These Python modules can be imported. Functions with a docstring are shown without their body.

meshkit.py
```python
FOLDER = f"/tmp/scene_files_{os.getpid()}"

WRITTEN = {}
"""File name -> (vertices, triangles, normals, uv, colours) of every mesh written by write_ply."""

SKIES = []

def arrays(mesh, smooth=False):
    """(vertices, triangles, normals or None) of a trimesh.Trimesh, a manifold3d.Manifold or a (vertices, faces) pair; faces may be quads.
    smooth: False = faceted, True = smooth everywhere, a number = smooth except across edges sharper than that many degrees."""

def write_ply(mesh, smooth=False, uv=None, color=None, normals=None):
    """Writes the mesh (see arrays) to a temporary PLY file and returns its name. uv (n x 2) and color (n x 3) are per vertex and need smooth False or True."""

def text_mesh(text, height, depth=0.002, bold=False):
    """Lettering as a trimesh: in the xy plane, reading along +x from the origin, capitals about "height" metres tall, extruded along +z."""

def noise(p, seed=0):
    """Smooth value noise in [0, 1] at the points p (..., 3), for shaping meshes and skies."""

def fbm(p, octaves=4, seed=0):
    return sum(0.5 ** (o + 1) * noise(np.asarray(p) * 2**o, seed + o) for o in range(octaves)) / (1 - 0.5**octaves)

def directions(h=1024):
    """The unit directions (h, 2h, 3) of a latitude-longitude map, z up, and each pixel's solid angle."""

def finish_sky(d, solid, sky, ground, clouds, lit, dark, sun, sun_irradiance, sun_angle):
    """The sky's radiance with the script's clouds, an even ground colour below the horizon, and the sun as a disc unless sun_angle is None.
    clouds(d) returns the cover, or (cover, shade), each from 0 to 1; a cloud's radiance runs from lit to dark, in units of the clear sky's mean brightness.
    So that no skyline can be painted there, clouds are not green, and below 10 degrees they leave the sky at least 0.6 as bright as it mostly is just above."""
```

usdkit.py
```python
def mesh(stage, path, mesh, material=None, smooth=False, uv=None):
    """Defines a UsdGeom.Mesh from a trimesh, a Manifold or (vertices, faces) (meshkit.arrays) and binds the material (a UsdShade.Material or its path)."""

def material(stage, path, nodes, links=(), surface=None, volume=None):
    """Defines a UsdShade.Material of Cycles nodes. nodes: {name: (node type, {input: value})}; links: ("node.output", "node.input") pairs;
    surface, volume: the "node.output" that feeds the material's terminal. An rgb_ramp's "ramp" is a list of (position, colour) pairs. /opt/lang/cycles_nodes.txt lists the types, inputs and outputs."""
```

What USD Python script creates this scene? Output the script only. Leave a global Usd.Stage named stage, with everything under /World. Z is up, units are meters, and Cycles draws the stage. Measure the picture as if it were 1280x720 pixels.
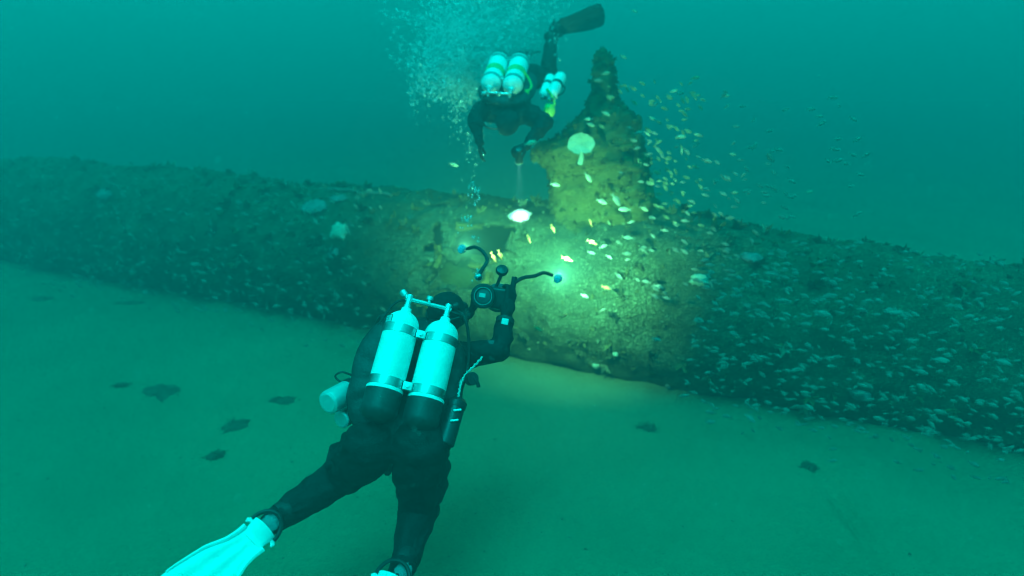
import math, random
import numpy as np
import trimesh
import manifold3d as m3
from manifold3d import Manifold
from pxr import Usd, UsdGeom, UsdLux, UsdShade, Gf, Sdf, Vt
import usdkit, meshkit

stage = Usd.Stage.CreateInMemory()
UsdGeom.SetStageUpAxis(stage, UsdGeom.Tokens.z)
UsdGeom.SetStageMetersPerUnit(stage, 1.0)
stage.DefinePrim('/World', 'Xform')
stage.DefinePrim('/World/Looks', 'Scope')
PI = math.pi

# ------------------------------------------------------------------ camera
CAM_H, PITCH, FPX = 3.0, math.radians(19.0), 763.0        # height over the sand, tilt down, focal length in photo pixels (1280 wide)
CAM = np.array([0, 0, CAM_H])
FWD = np.array([0, math.cos(PITCH), -math.sin(PITCH)])
UPV = np.array([0, math.sin(PITCH), math.cos(PITCH)])
RGT = np.array([1.0, 0, 0])
cam = UsdGeom.Camera.Define(stage, '/World/camera')
cam.CreateHorizontalApertureAttr(36.0)
cam.CreateFocalLengthAttr(36.0 * FPX / 1280)
cam.CreateClippingRangeAttr((0.05, 1000.0))
cam.CreateFStopAttr(0.72)
cam.CreateFocusDistanceAttr(3.45)
cam.CreateExposureAttr(2.64)
M = np.eye(4); M[0, :3] = RGT; M[1, :3] = UPV; M[2, :3] = -FWD; M[3, :3] = CAM
cam.AddTransformOp().Set(Gf.Matrix4d(*M.ravel().tolist()))

def at(px, py, f):
    """World point seen at photo pixel (px, py), f metres in front of the camera."""
    return CAM + f * (FWD + (px - 640) / FPX * RGT + (360 - py) / FPX * UPV)
def ground(px, py, z=0.0):
    d = FWD + (px - 640) / FPX * RGT + (360 - py) / FPX * UPV
    return CAM + d * (z - CAM_H) / d[2]

# ------------------------------------------------------------------ daylight that has come down through the sea: sky and sun
SUN_EL, SUN_AZ = math.radians(72), math.radians(200)      # azimuth measured from +y towards +x: behind the camera
TINT = (0.0, 0.85, 0.81)                                   # the water overhead has taken the red out of the daylight
SKY_STRENGTH, SUN_INT = 0.13, 0.30
usdkit.material(stage, '/World/Looks/sky', {
    'sky': ('sky_texture', {'sky_type': 'single_scattering', 'sun_disc': False, 'sun_elevation': SUN_EL, 'sun_rotation': SUN_AZ, 'aerosol_density': 2.0}),
    'bw': ('rgb_to_bw', {}),
    'tint': ('mix', {'mix_type': 'multiply', 'fac': 1.0, 'color2': TINT}),
    'bg': ('background_shader', {'strength': SKY_STRENGTH})},
    [('sky.color', 'bw.color'), ('bw.val', 'tint.color1'), ('tint.color', 'bg.color')], surface='bg.background')
dome = UsdLux.DomeLight.Define(stage, '/World/sky')
dome.CreateIntensityAttr(1.0)
UsdShade.MaterialBindingAPI.Apply(dome.GetPrim()).Bind(UsdShade.Material.Get(stage, '/World/Looks/sky'))
dome.GetPrim().SetCustomDataByKey('kind', 'structure')
sun = UsdLux.DistantLight.Define(stage, '/World/sun')
sun.CreateIntensityAttr(SUN_INT); sun.CreateAngleAttr(25.0); sun.CreateNormalizeAttr(True)
sun.CreateColorAttr(Gf.Vec3f(*TINT))
sd = np.array([math.sin(SUN_AZ) * math.cos(SUN_EL), math.cos(SUN_AZ) * math.cos(SUN_EL), math.sin(SUN_EL)])
zx = np.cross([0, 0, 1.0], sd); zx /= np.linalg.norm(zx); zy = np.cross(sd, zx)
S = np.eye(4); S[0, :3] = zx; S[1, :3] = zy; S[2, :3] = sd; S[3, :3] = sd * 8
sun.AddTransformOp().Set(Gf.Matrix4d(*S.ravel().tolist()))

# ------------------------------------------------------------------ the water, as an even volume
usdkit.material(stage, '/World/Looks/sea_water', {
    'v': ('principled_volume', {'color': (0.18, 0.385, 0.38), 'density': 0.205, 'anisotropy': 0.46, 'absorption_color': (0.0, 0.66, 0.63)})},
    [], volume='v.volume')
WATER_TOP = 12.0
hz = trimesh.creation.box([180, 180, WATER_TOP + 1]); hz.apply_translation([0, 0, (WATER_TOP - 1) / 2])
p = usdkit.mesh(stage, '/World/haze', hz, '/World/Looks/sea_water').GetPrim()
p.SetCustomDataByKey('kind', 'stuff'); p.SetCustomDataByKey('label', 'green blue sea water filling the whole scene'); p.SetCustomDataByKey('category', 'water')

# ------------------------------------------------------------------ helpers
used = {}
def numbered(parent, name):
    k = (parent, name); n = used.get(k, 0); used[k] = n + 1
    return name if n == 0 else f'{name}_{n:03d}'
def mtx(o=(0, 0, 0), x=(1, 0, 0), y=(0, 1, 0), z=(0, 0, 1)):
    m = np.eye(4); m[0, :3] = x; m[1, :3] = y; m[2, :3] = z; m[3, :3] = o
    return Gf.Matrix4d(*m.ravel().tolist())
def unit(v):
    v = np.asarray(v, float); return v / np.linalg.norm(v)
def frame(z, xhint):
    z = unit(z); x = np.asarray(xhint, float); x = unit(x - z * (x @ z)); return x, np.cross(z, x), z
def tag(prim, label=None, cat=None, group=None, kind=None):
    for k, v in (('label', label), ('category', cat), ('group', group), ('kind', kind)):
        if v: prim.SetCustomDataByKey(k, v)
    return prim
def thing(name, label, cat, base=(0, 0, 0), group=None):
    x = UsdGeom.Xform.Define(stage, '/World/' + numbered('/World', name))
    x.AddTransformOp().Set(mtx(base))
    tag(x.GetPrim(), label, cat, group)
    x.base = np.asarray(base, float)
    return x
def world_base(parent):
    b = np.zeros(3)
    pr = parent.GetPrim()
    while pr and pr.GetPath() != Sdf.Path('/World'):
        if pr.IsA(UsdGeom.Xformable):
            t = UsdGeom.Xformable(pr).GetLocalTransformation()
            b = b + np.array(t.ExtractTranslation())
        pr = pr.GetParent()
    return b
def part(parent, name, mesh, mat, smooth=35, label=None, kind=None):
    """A mesh given in world coordinates becomes a child of parent (things are only translated)."""
    v, f, n = meshkit.arrays(mesh, smooth)
    path = str(parent.GetPath()) + '/' + numbered(str(parent.GetPath()), name)
    v = v - world_base(parent)
    if n is None:
        g = usdkit.mesh(stage, path, (v, f), '/World/Looks/' + mat)
    else:
        g = usdkit.mesh(stage, path, (v, f), '/World/Looks/' + mat)
        g.CreateNormalsAttr(Vt.Vec3fArray.FromNumpy(n.astype(np.float32))); g.SetNormalsInterpolation('vertex')
    tag(g.GetPrim(), label=label, kind=kind)
    return g
def top(name, mesh, mat, label=None, cat=None, smooth=35, group=None, kind=None):
    g = usdkit.mesh(stage, '/World/' + numbered('/World', name), mesh, '/World/Looks/' + mat, smooth=smooth)
    tag(g.GetPrim(), label, cat, group, kind)
    return g
def cat_(ms):
    return trimesh.util.concatenate(ms)
def place(mesh, o, x, y, z):
    m = mesh.copy(); T = np.eye(4); T[:3, 0] = x; T[:3, 1] = y; T[:3, 2] = z; T[:3, 3] = o
    m.apply_transform(T); return m
def tube(pts, r, n=8, cap=True, knuckle=None):
    """A round tube along a polyline; r a number or one per point."""
    P = np.asarray(pts, float); k = len(P); r = np.broadcast_to(r, k)
    t = np.gradient(P, axis=0); t /= np.linalg.norm(t, axis=1)[:, None]
    a = unit(np.cross(t[0], [0.31, 0.2, 0.93])); rings = []
    for i in range(k):
        a = unit(a - t[i] * (a @ t[i])); b = np.cross(t[i], a)
        ang = np.arange(n) * 2 * PI / n
        rings.append(P[i] + r[i] * (np.cos(ang)[:, None] * a + np.sin(ang)[:, None] * b))
    V = np.vstack(rings + ([P[:1], P[-1:]] if cap else []))
    F = []
    for i in range(k - 1):
        for j in range(n):
            q = (j + 1) % n
            F += [[i * n + j, i * n + q, (i + 1) * n + q], [i * n + j, (i + 1) * n + q, (i + 1) * n + j]]
    if cap:
        for j in range(n):
            q = (j + 1) % n
            F += [[k * n, q, j], [k * n + 1, (k - 1) * n + j, (k - 1) * n + q]]
    return trimesh.Trimesh(V, F, process=False)
def spline(pts, n=24):
    P = np.asarray(pts, float)
    P = np.vstack([2 * P[0] - P[1], P, 2 * P[-1] - P[-2]]); out = []
    m = len(P) - 3
    for i in range(m):
        for t in np.linspace(0, 1, max(2, n // m), endpoint=False):
            a, b, c, d = P[i:i + 4]
            out.append(0.5 * (2 * b + (c - a) * t + (2 * a - 5 * b + 4 * c - d) * t * t + (3 * b - a - 3 * c + d) * t ** 3))
    out.append(P[-2]); return np.array(out)
def lathe(profile, n=32):
    """Solid of revolution about z from (radius, z) pairs, bottom to top."""
    V, F = [], []
    for r, z in profile:
        for j in range(n):
            V.append((r * math.cos(2 * PI * j / n), r * math.sin(2 * PI * j / n), z))
    for i in range(len(profile) - 1):
        for j in range(n):
            q = (j + 1) % n
            F += [[i * n + j, i * n + q, (i + 1) * n + q], [i * n + j, (i + 1) * n + q, (i + 1) * n + j]]
    m = trimesh.Trimesh(V, F, process=True)
    return m
def rbox(x, y, z, r=0.01):
    s = Manifold.sphere(r, 12)
    m = Manifold.batch_hull([s.translate((sx * (x / 2 - r), sy * (y / 2 - r), sz * (z / 2 - r))) for sx in (-1, 1) for sy in (-1, 1) for sz in (-1, 1)])
    return to_tm(m)
def to_tm(m):
    a = m.to_mesh(); return trimesh.Trimesh(a.vert_properties[:, :3], a.tri_verts, process=False)
def to_mf(t):
    return Manifold(m3.Mesh(np.asarray(t.vertices, np.float32), np.asarray(t.faces, np.uint32)))
def hull(*balls):
    """Hull of spheres given as (point, radius)."""
    return Manifold.batch_hull([Manifold.sphere(float(r), 20).translate(tuple(map(float, c))) for c, r in balls])
def flesh(bones, edge=0.025, it=14, wrinkle=0.0, seed=1, scale=9):
    m = Manifold.batch_boolean(bones, m3.OpType.Add).refine_to_length(edge)
    t = to_tm(m); t.merge_vertices()
    trimesh.smoothing.filter_taubin(t, lamb=0.5, nu=0.5, iterations=it)
    if wrinkle:
        n = t.vertex_normals; d = meshkit.fbm(t.vertices * scale, 3, seed) - 0.5
        ridge = 0.5 - np.abs(meshkit.noise(t.vertices * np.array([scale * .8, scale * .8, scale * 1.9]), seed + 9) - 0.5) * 2
        t.vertices = t.vertices + n * (d * wrinkle * 1.6 + ridge * wrinkle * 0.7)[:, None]
    return t

# ------------------------------------------------------------------ materials
def mat(name, color, rough=0.6, metallic=0.0, var=None, scale=6.0, bump=0.0, bscale=40.0, spec=0.5, detail=5.0, emit=None, estr=0.0, sheen=0.0):
    """Principled with a noise between colour and var in object space, and a fine bump."""
    nodes = {'p': ('principled_bsdf', {'base_color': color, 'roughness': rough, 'metallic': metallic, 'specular_ior_level': spec, 'sheen_weight': sheen})}
    links = []
    if var is not None or bump:
        nodes['g'] = ('geometry', {})
    if var is not None:
        nodes['n'] = ('noise_texture', {'scale': scale, 'detail': detail, 'roughness': 0.6})
        nodes['r'] = ('rgb_ramp', {'ramp': [(0.3, color), (0.7, var)]})
        links += [('g.position', 'n.vector'), ('n.fac', 'r.fac'), ('r.color', 'p.base_color')]
    if bump:
        nodes['bn'] = ('noise_texture', {'scale': bscale, 'detail': 6.0, 'roughness': 0.65})
        nodes['b'] = ('bump', {'strength': 1.0, 'distance': bump})
        links += [('g.position', 'bn.vector'), ('bn.fac', 'b.height'), ('b.normal', 'p.normal')]
    if emit is not None:
        nodes['p'][1].update({'emission_color': emit, 'emission_strength': estr})
    return usdkit.material(stage, '/World/Looks/' + name, nodes, links, surface='p.BSDF')

# sand: pale grains, darker silt patches, faint ripples
usdkit.material(stage, '/World/Looks/sand', {
    'g': ('geometry', {}),
    'n1': ('noise_texture', {'scale': 0.55, 'detail': 5.0, 'roughness': 0.6}),
    'r1': ('rgb_ramp', {'ramp': [(0.25, (0.135, 0.168, 0.097)), (0.75, (0.195, 0.245, 0.142))]}),
    'n2': ('noise_texture', {'scale': 60.0, 'detail': 3.0, 'roughness': 0.7}),
    'r2': ('rgb_ramp', {'ramp': [(0.3, (0.8, 0.8, 0.8)), (0.7, (1.08, 1.08, 1.05))]}),
    'mul': ('mix', {'mix_type': 'multiply', 'fac': 1.0}),
    'bn': ('noise_texture', {'scale': 22.0, 'detail': 7.0, 'roughness': 0.6}),
    'b': ('bump', {'strength': 0.8, 'distance': 0.02}),
    'p': ('principled_bsdf', {'roughness': 0.95, 'specular_ior_level': 0.1})},
    [('g.position', 'n1.vector'), ('n1.fac', 'r1.fac'), ('g.position', 'n2.vector'), ('n2.fac', 'r2.fac'), ('r1.color', 'mul.color1'), ('r2.color', 'mul.color2'),
     ('mul.color', 'p.base_color'), ('g.position', 'bn.vector'), ('bn.fac', 'b.height'), ('b.normal', 'p.normal')], surface='p.BSDF')
# overgrown steel: dark silted rust with pale worm tubes, tufts and olive turf
def crust(name, dark, mid, pale, amount):
    usdkit.material(stage, '/World/Looks/' + name, {
        'g': ('geometry', {}),
        'n1': ('noise_texture', {'scale': 3.4, 'detail': 7.0, 'roughness': 0.68}),
        'r1': ('rgb_ramp', {'ramp': [(0.30, dark), (0.66, mid)]}),
        'n2': ('noise_texture', {'scale': 62.0, 'detail': 6.0, 'roughness': 0.8, 'distortion': 0.4}),
        'r2': ('rgb_ramp', {'ramp': [(amount, (0, 0, 0)), (amount + 0.16, (1, 1, 1))]}),
        'n3': ('noise_texture', {'scale': 1.3, 'detail': 4.0, 'roughness': 0.6}),
        'r3': ('rgb_ramp', {'ramp': [(0.36, (0.35, 0.35, 0.35)), (0.62, (1, 1, 1))]}),
        'mm': ('mix', {'mix_type': 'multiply', 'fac': 1.0}),
        'bw': ('rgb_to_bw', {}),
        'm': ('mix', {'mix_type': 'mix', 'color2': pale}),
        'bn': ('noise_texture', {'scale': 30.0, 'detail': 8.0, 'roughness': 0.72}),
        'b': ('bump', {'strength': 0.8, 'distance': 0.028}),
        'p': ('principled_bsdf', {'roughness': 0.92, 'specular_ior_level': 0.15})},
        [('g.position', 'n1.vector'), ('n1.fac', 'r1.fac'), ('g.position', 'n2.vector'), ('n2.fac', 'r2.fac'), ('g.position', 'n3.vector'), ('n3.fac', 'r3.fac'),
         ('r2.color', 'mm.color1'), ('r3.color', 'mm.color2'), ('mm.color', 'bw.color'), ('bw.val', 'm.fac'), ('r1.color', 'm.color1'),
         ('m.color', 'p.base_color'), ('g.position', 'bn.vector'), ('bn.fac', 'b.height'), ('b.normal', 'p.normal')], surface='p.BSDF')
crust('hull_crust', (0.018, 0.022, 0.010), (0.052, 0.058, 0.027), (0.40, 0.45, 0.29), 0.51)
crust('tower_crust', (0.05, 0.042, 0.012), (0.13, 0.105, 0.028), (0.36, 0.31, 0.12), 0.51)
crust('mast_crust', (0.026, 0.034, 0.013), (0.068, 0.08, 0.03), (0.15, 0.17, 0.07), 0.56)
mat('growth_pale', (0.09, 0.105, 0.06), 0.9, var=(0.24, 0.26, 0.17), scale=9, bump=0.01)
mat('growth_olive', (0.06, 0.06, 0.02), 0.9, var=(0.15, 0.14, 0.045), scale=9, bump=0.01)
mat('sponge_white', (0.22, 0.33, 0.25), 0.9, var=(0.34, 0.44, 0.35), scale=18, bump=0.012, bscale=60)
mat('sponge_grey', (0.07, 0.085, 0.075), 0.9, var=(0.24, 0.26, 0.25), scale=14, bump=0.012, bscale=60)
mat('weed_dark', (0.04, 0.047, 0.03), 0.9, var=(0.10, 0.11, 0.065), scale=11, bump=0.01)
mat('torch_spot_white', (0.34, 0.36, 0.30), 0.95, var=(0.72, 0.72, 0.66), scale=26, bump=0.02, bscale=40, detail=8.0)  # torch glare put into the colour: pale base for the lit spot
mat('cable_pale', (0.16, 0.17, 0.15), 0.8, bump=0.01, bscale=50)
mat('suit_black', (0.006, 0.007, 0.0075), 0.62, var=(0.016, 0.0175, 0.0175), scale=14, bump=0.006, bscale=55, spec=0.18)
mat('suit_grey', (0.05, 0.055, 0.06), 0.6, var=(0.08, 0.085, 0.09), scale=10, bump=0.006, bscale=55)
mat('hood_black', (0.008, 0.009, 0.01), 0.75, bump=0.003, bscale=120, spec=0.3)
mat('wing_black', (0.012, 0.013, 0.014), 0.55, var=(0.02, 0.02, 0.022), scale=8, bump=0.006, bscale=35)
mat('rubber_black', (0.012, 0.013, 0.013), 0.5, bump=0.002, bscale=80)
mat('boot_black', (0.016, 0.018, 0.02), 0.45, var=(0.03, 0.032, 0.034), scale=7, bump=0.002, bscale=60)
mat('tank_white', (0.76, 0.77, 0.76), 0.42, var=(0.90, 0.90, 0.89), scale=11, bump=0.0015, bscale=30, detail=9.0)
mat('tank_silver', (0.62, 0.63, 0.63), 0.42, metallic=0.6, var=(0.7, 0.7, 0.7), scale=5, bump=0.001, bscale=30)
mat('steel', (0.62, 0.63, 0.64), 0.28, metallic=1.0, var=(0.5, 0.51, 0.52), scale=12)
mat('chrome', (0.8, 0.81, 0.82), 0.2, metallic=0.8)
mat('fin_white', (0.80, 0.81, 0.81), 0.42, var=(0.92, 0.92, 0.92), scale=9, bump=0.003, bscale=22)
mat('sticker', (0.5, 0.52, 0.52), 0.5)
mat('sole_grey', (0.22, 0.24, 0.25), 0.6)
mat('sticker_line', (0.1, 0.12, 0.12), 0.5)
mat('label_pale', (0.7, 0.72, 0.72), 0.5)
mat('green_band', (0.10, 0.45, 0.12), 0.5, var=(0.14, 0.5, 0.16), scale=20)
mat('yellow_green', (0.40, 0.50, 0.05), 0.5, var=(0.5, 0.55, 0.08), scale=14)
mat('housing_black', (0.014, 0.015, 0.016), 0.4, bump=0.001, bscale=60)
mat('glass_dark', (0.05, 0.06, 0.07), 0.08, spec=0.9)
mat('light_blue', (0.12, 0.5, 0.62), 0.35)
mat('rope_pale', (0.5, 0.5, 0.46), 0.8)
mat('lamp_lens', (0.9, 0.9, 0.85), 0.3, emit=(1.0, 0.93, 0.75), estr=9.0)
mat('torch_lens', (0.9, 0.9, 0.85), 0.3, emit=(0.95, 1.0, 0.95), estr=14.0)
mat('fish_silver', (0.15, 0.165, 0.135), 0.5, var=(0.27, 0.285, 0.24), scale=30, spec=0.3)
mat('fish_pale', (0.25, 0.27, 0.16), 0.42, var=(0.5, 0.5, 0.34), scale=30)
mat('fish_yellow', (0.13, 0.14, 0.065), 0.45, var=(0.30, 0.30, 0.15), scale=30)
mat('fish_fin', (0.17, 0.18, 0.15), 0.5)
mat('fish_orange', (0.42, 0.20, 0.06), 0.5, var=(0.55, 0.3, 0.1), scale=30)
mat('fish_eye', (0.01, 0.01, 0.01), 0.2)
usdkit.material(stage, '/World/Looks/bubble', {
    'fr': ('fresnel', {'IOR': 1.33}), 'm': ('math', {'math_type': 'multiply_add', 'value2': 0.55, 'value3': 0.45, 'use_clamp': True}),
    't': ('transparent_bsdf', {'color': (0.95, 1, 1)}), 'g': ('glossy_bsdf', {'color': (0.95, 0.98, 1), 'roughness': 0.15}), 'd': ('diffuse_bsdf', {'color': (0.85, 0.9, 0.9)}),
    'gd': ('mix_closure', {'fac': 0.6}), 'x': ('mix_closure', {})},
    [('fr.fac', 'm.value1'), ('m.value', 'x.fac'), ('g.BSDF', 'gd.closure1'), ('d.BSDF', 'gd.closure2'), ('t.BSDF', 'x.closure1'), ('gd.closure', 'x.closure2')], surface='x.closure')
mat('mote', (0.55, 0.55, 0.5), 0.9)

# ------------------------------------------------------------------ the sea bed
def graded(lo, hi, step, far):
    a = list(np.arange(lo, hi + 1e-6, step)); s = step; x = a[-1]
    while x < far: s *= 1.25; x += s; a.append(min(x, far))
    s = step; x = a[0]; b = []
    while x > -far: s *= 1.25; x -= s; b.append(max(x, -far))
    return np.array(b[::-1] + a)
HU, HN = unit([0.915, -0.403, 0]), unit([0.403, 0.915, 0])       # along the wreck, and across it away from the camera
HC = np.array([0.054, 6.89, 0.0])                                # a point under the wreck's axis
RAD, ZC0 = 0.95, 0.76
def settle(s):
    k = np.clip((np.asarray(s, float) - 1.2) / 3.6, 0, 1); return k * k * (3 - 2 * k)
def zc(s): return ZC0 - 0.17 * settle(s)
gx, gy = graded(-8, 8, 0.07, 88), graded(1.0, 12, 0.07, 88)
X, Y = np.meshgrid(gx, gy, indexing='ij')
near = np.exp(-np.maximum(0, np.hypot(X, Y - 6) - 9) / 6)
q = np.stack([X, Y, 0 * X], -1)
across = (X - HC[0]) * HN[0] + (Y - HC[1]) * HN[1]
Z = (meshkit.fbm(q * 0.45, 4, 3) - 0.5) * 0.10 + (meshkit.fbm(q * 2.6, 3, 8) - 0.5) * 0.03
warp = meshkit.fbm(q * 0.9, 3, 5) * 5
Z += 0.008 * np.sin((X * 0.8 + Y * 0.5) * 2 * PI / 0.28 + warp * 3) * meshkit.noise(q * 0.7, 21)
Z += 0.07 * np.exp(-((across + 0.62) / 0.22) ** 2) * (0.4 + 0.9 * meshkit.noise(q * 1.1, 31))       # sand banked against the hull
g0_, g1_ = ground(1030, 598), ground(1092, 692)                     # an old drag mark in the sand at right
gd_ = unit(g1_ - g0_); al_ = (X - g0_[0]) * gd_[0] + (Y - g0_[1]) * gd_[1]; ac_ = (X - g0_[0]) * -gd_[1] + (Y - g0_[1]) * gd_[0]
gl_ = np.linalg.norm(g1_ - g0_); on_ = 1 / (1 + np.exp(-al_ / .08)) / (1 + np.exp((al_ - gl_) / .08))
Z += on_ * (-.06 * np.exp(-(ac_ / .05) ** 2) + .03 * np.exp(-((np.abs(ac_) - .11) / .05) ** 2))
Z *= near
n0, n1 = X.shape
idx = np.arange(n0 * n1).reshape(n0, n1)
Fq = np.stack([idx[:-1, :-1], idx[1:, :-1], idx[1:, 1:], idx[:-1, 1:]], -1).reshape(-1, 4)
SANDV = np.stack([X, Y, Z], -1).reshape(-1, 3)
top('sand', (SANDV, Fq), 'sand', smooth=True, kind='structure', label='pale rippled sand of the sea bed')
def sand_z(x, y):
    i = min(max(np.searchsorted(gx, x), 1), n0 - 1); j = min(max(np.searchsorted(gy, y), 1), n1 - 1)
    return float(Z[i - 1:i + 1, j - 1:j + 1].mean())

# ------------------------------------------------------------------ the wreck
def axis(s): return HC + HU * s
wreck = thing('submarine_wreck', 'long round overgrown submarine wreck lying across the sandy sea bed', 'wreck', axis(0) * [1, 1, 0])
S0, S1 = -12.5, 12.0
def radius(s):
    t = np.clip((s + 9.0) / -3.5, 0, 1); u = np.clip((s - 8.5) / 3.5, 0, 1)
    return (RAD - 0.12 * settle(s)) * (1 - 0.86 * t ** 1.8) * (1 - 0.7 * u ** 1.8)
def hull_pt(s, th, off=0.0):
    """th = 0 faces the camera's side, 90 degrees the top."""
    r = radius(s) + off
    lump = (meshkit.fbm(np.stack([s * 1.1, np.cos(th) * 1.3, np.sin(th) * 1.3], -1), 3, 17) - 0.5) * 0.22
    fine = (meshkit.fbm(np.stack([s * 4, np.cos(th) * 4, np.sin(th) * 4], -1), 4, 27) - 0.5) * 0.13
    r = r + lump + fine
    c, z = np.cos(th) * r, zc(s) + np.sin(th) * r
    z = np.where(np.sin(th) > 0.93, z - 0.02 + 0 * z, z)
    return HC + HU * s[..., None] - HN * c[..., None] + np.array([0, 0, 1.0]) * z[..., None]
ss = np.concatenate([np.arange(S0, -4, 0.08), np.arange(-4, 4, 0.03), np.arange(4, S1 + .01, 0.08)])
tt = np.radians(np.arange(-95, 275.1, 2.0))
SS, TT = np.meshgrid(ss, tt, indexing='ij')
HV = hull_pt(SS, TT)
def project(P):
    d = np.asarray(P) - CAM; f = d @ FWD
    return 640 + FPX * (d @ RGT) / f, 360 - FPX * (d @ UPV) / f
def hull_at(px, py, off=0.0):
    """(s, th) of the hull surface seen at a photo pixel, and the point."""
    d = unit(FWD + (px - 640) / FPX * RGT + (360 - py) / FPX * UPV)
    best = None
    for t in np.arange(3, 16, 0.01):
        P = CAM + d * t; w = P - HC; s = w @ HU; c = -(w @ HN); z = P[2] - zc(s)
        if c * c + z * z < (radius(s) + off) ** 2:
            return s, math.atan2(z, c), P
    return None
# rusted-through openings, each an outline on the plating: (s, angle) centre, half sizes, turn
holes = []
for (px, py, hw, ha, turn) in [(603, 303, 0.36, 0.20, 0.25), (576, 343, 0.27, 0.17, 0.0), (545, 292, 0.055, 0.15, 0.35), (537, 308, 0.11, 0.045, 0.3), (553, 254, 0.16, 0.05, 0.0)]:
    h = hull_at(px, py)
    if h is None: h = (hull_at(px, py + 6))
    if h: holes.append((h[0], h[1], hw, ha, turn))
sm, tm = np.meshgrid((ss[1:] + ss[:-1]) / 2, (tt[1:] + tt[:-1]) / 2, indexing='ij')
gone = np.zeros(sm.shape, bool)
jag = (meshkit.fbm(np.stack([sm * 7, tm * 7, 0 * sm], -1), 3, 41) - 0.5) * 0.9
for (hs, ht, hw, ha, turn) in holes:
    ds, dt = sm - hs, (tm - ht) * RAD
    a, b = ds * math.cos(turn) + dt * math.sin(turn), -ds * math.sin(turn) + dt * math.cos(turn)
    gone |= np.abs(a / hw) ** 2.6 + np.abs(b / ha) ** 2.6 + jag < 1
a, b = SS.shape
hid = np.arange(a * b).reshape(a, b)
quads = np.stack([hid[:-1, :-1], hid[1:, :-1], hid[1:, 1:], hid[:-1, 1:]], -1)
keep = quads[~gone]
inner = hull_pt(SS, TT, -0.045).reshape(-1, 3)
nv = a * b
F = [keep]
lip = gone.copy()
for _ in range(4):
    g2 = lip.copy(); g2[1:] |= lip[:-1]; g2[:-1] |= lip[1:]; g2[:, 1:] |= lip[:, :-1]; g2[:, :-1] |= lip[:, 1:]; lip = g2
F.append(quads[lip & ~gone][:, ::-1] + nv)
edges = {}
for Q in quads[gone]:
    for i in range(4):
        e = (int(Q[i]), int(Q[(i + 1) % 4])); r = (e[1], e[0])
        if r in edges: del edges[r]
        else: edges[e] = 1
F.append(np.array([[e[0], e[1], e[1] + nv, e[0] + nv] for e in edges]))
def compact(V, F):
    u, inv = np.unique(F.ravel(), return_inverse=True)
    return V[u], inv.reshape(F.shape)
part(wreck, 'hull', compact(np.vstack([HV.reshape(-1, 3), inner]), np.vstack(F)), 'hull_crust', smooth=True)
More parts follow.
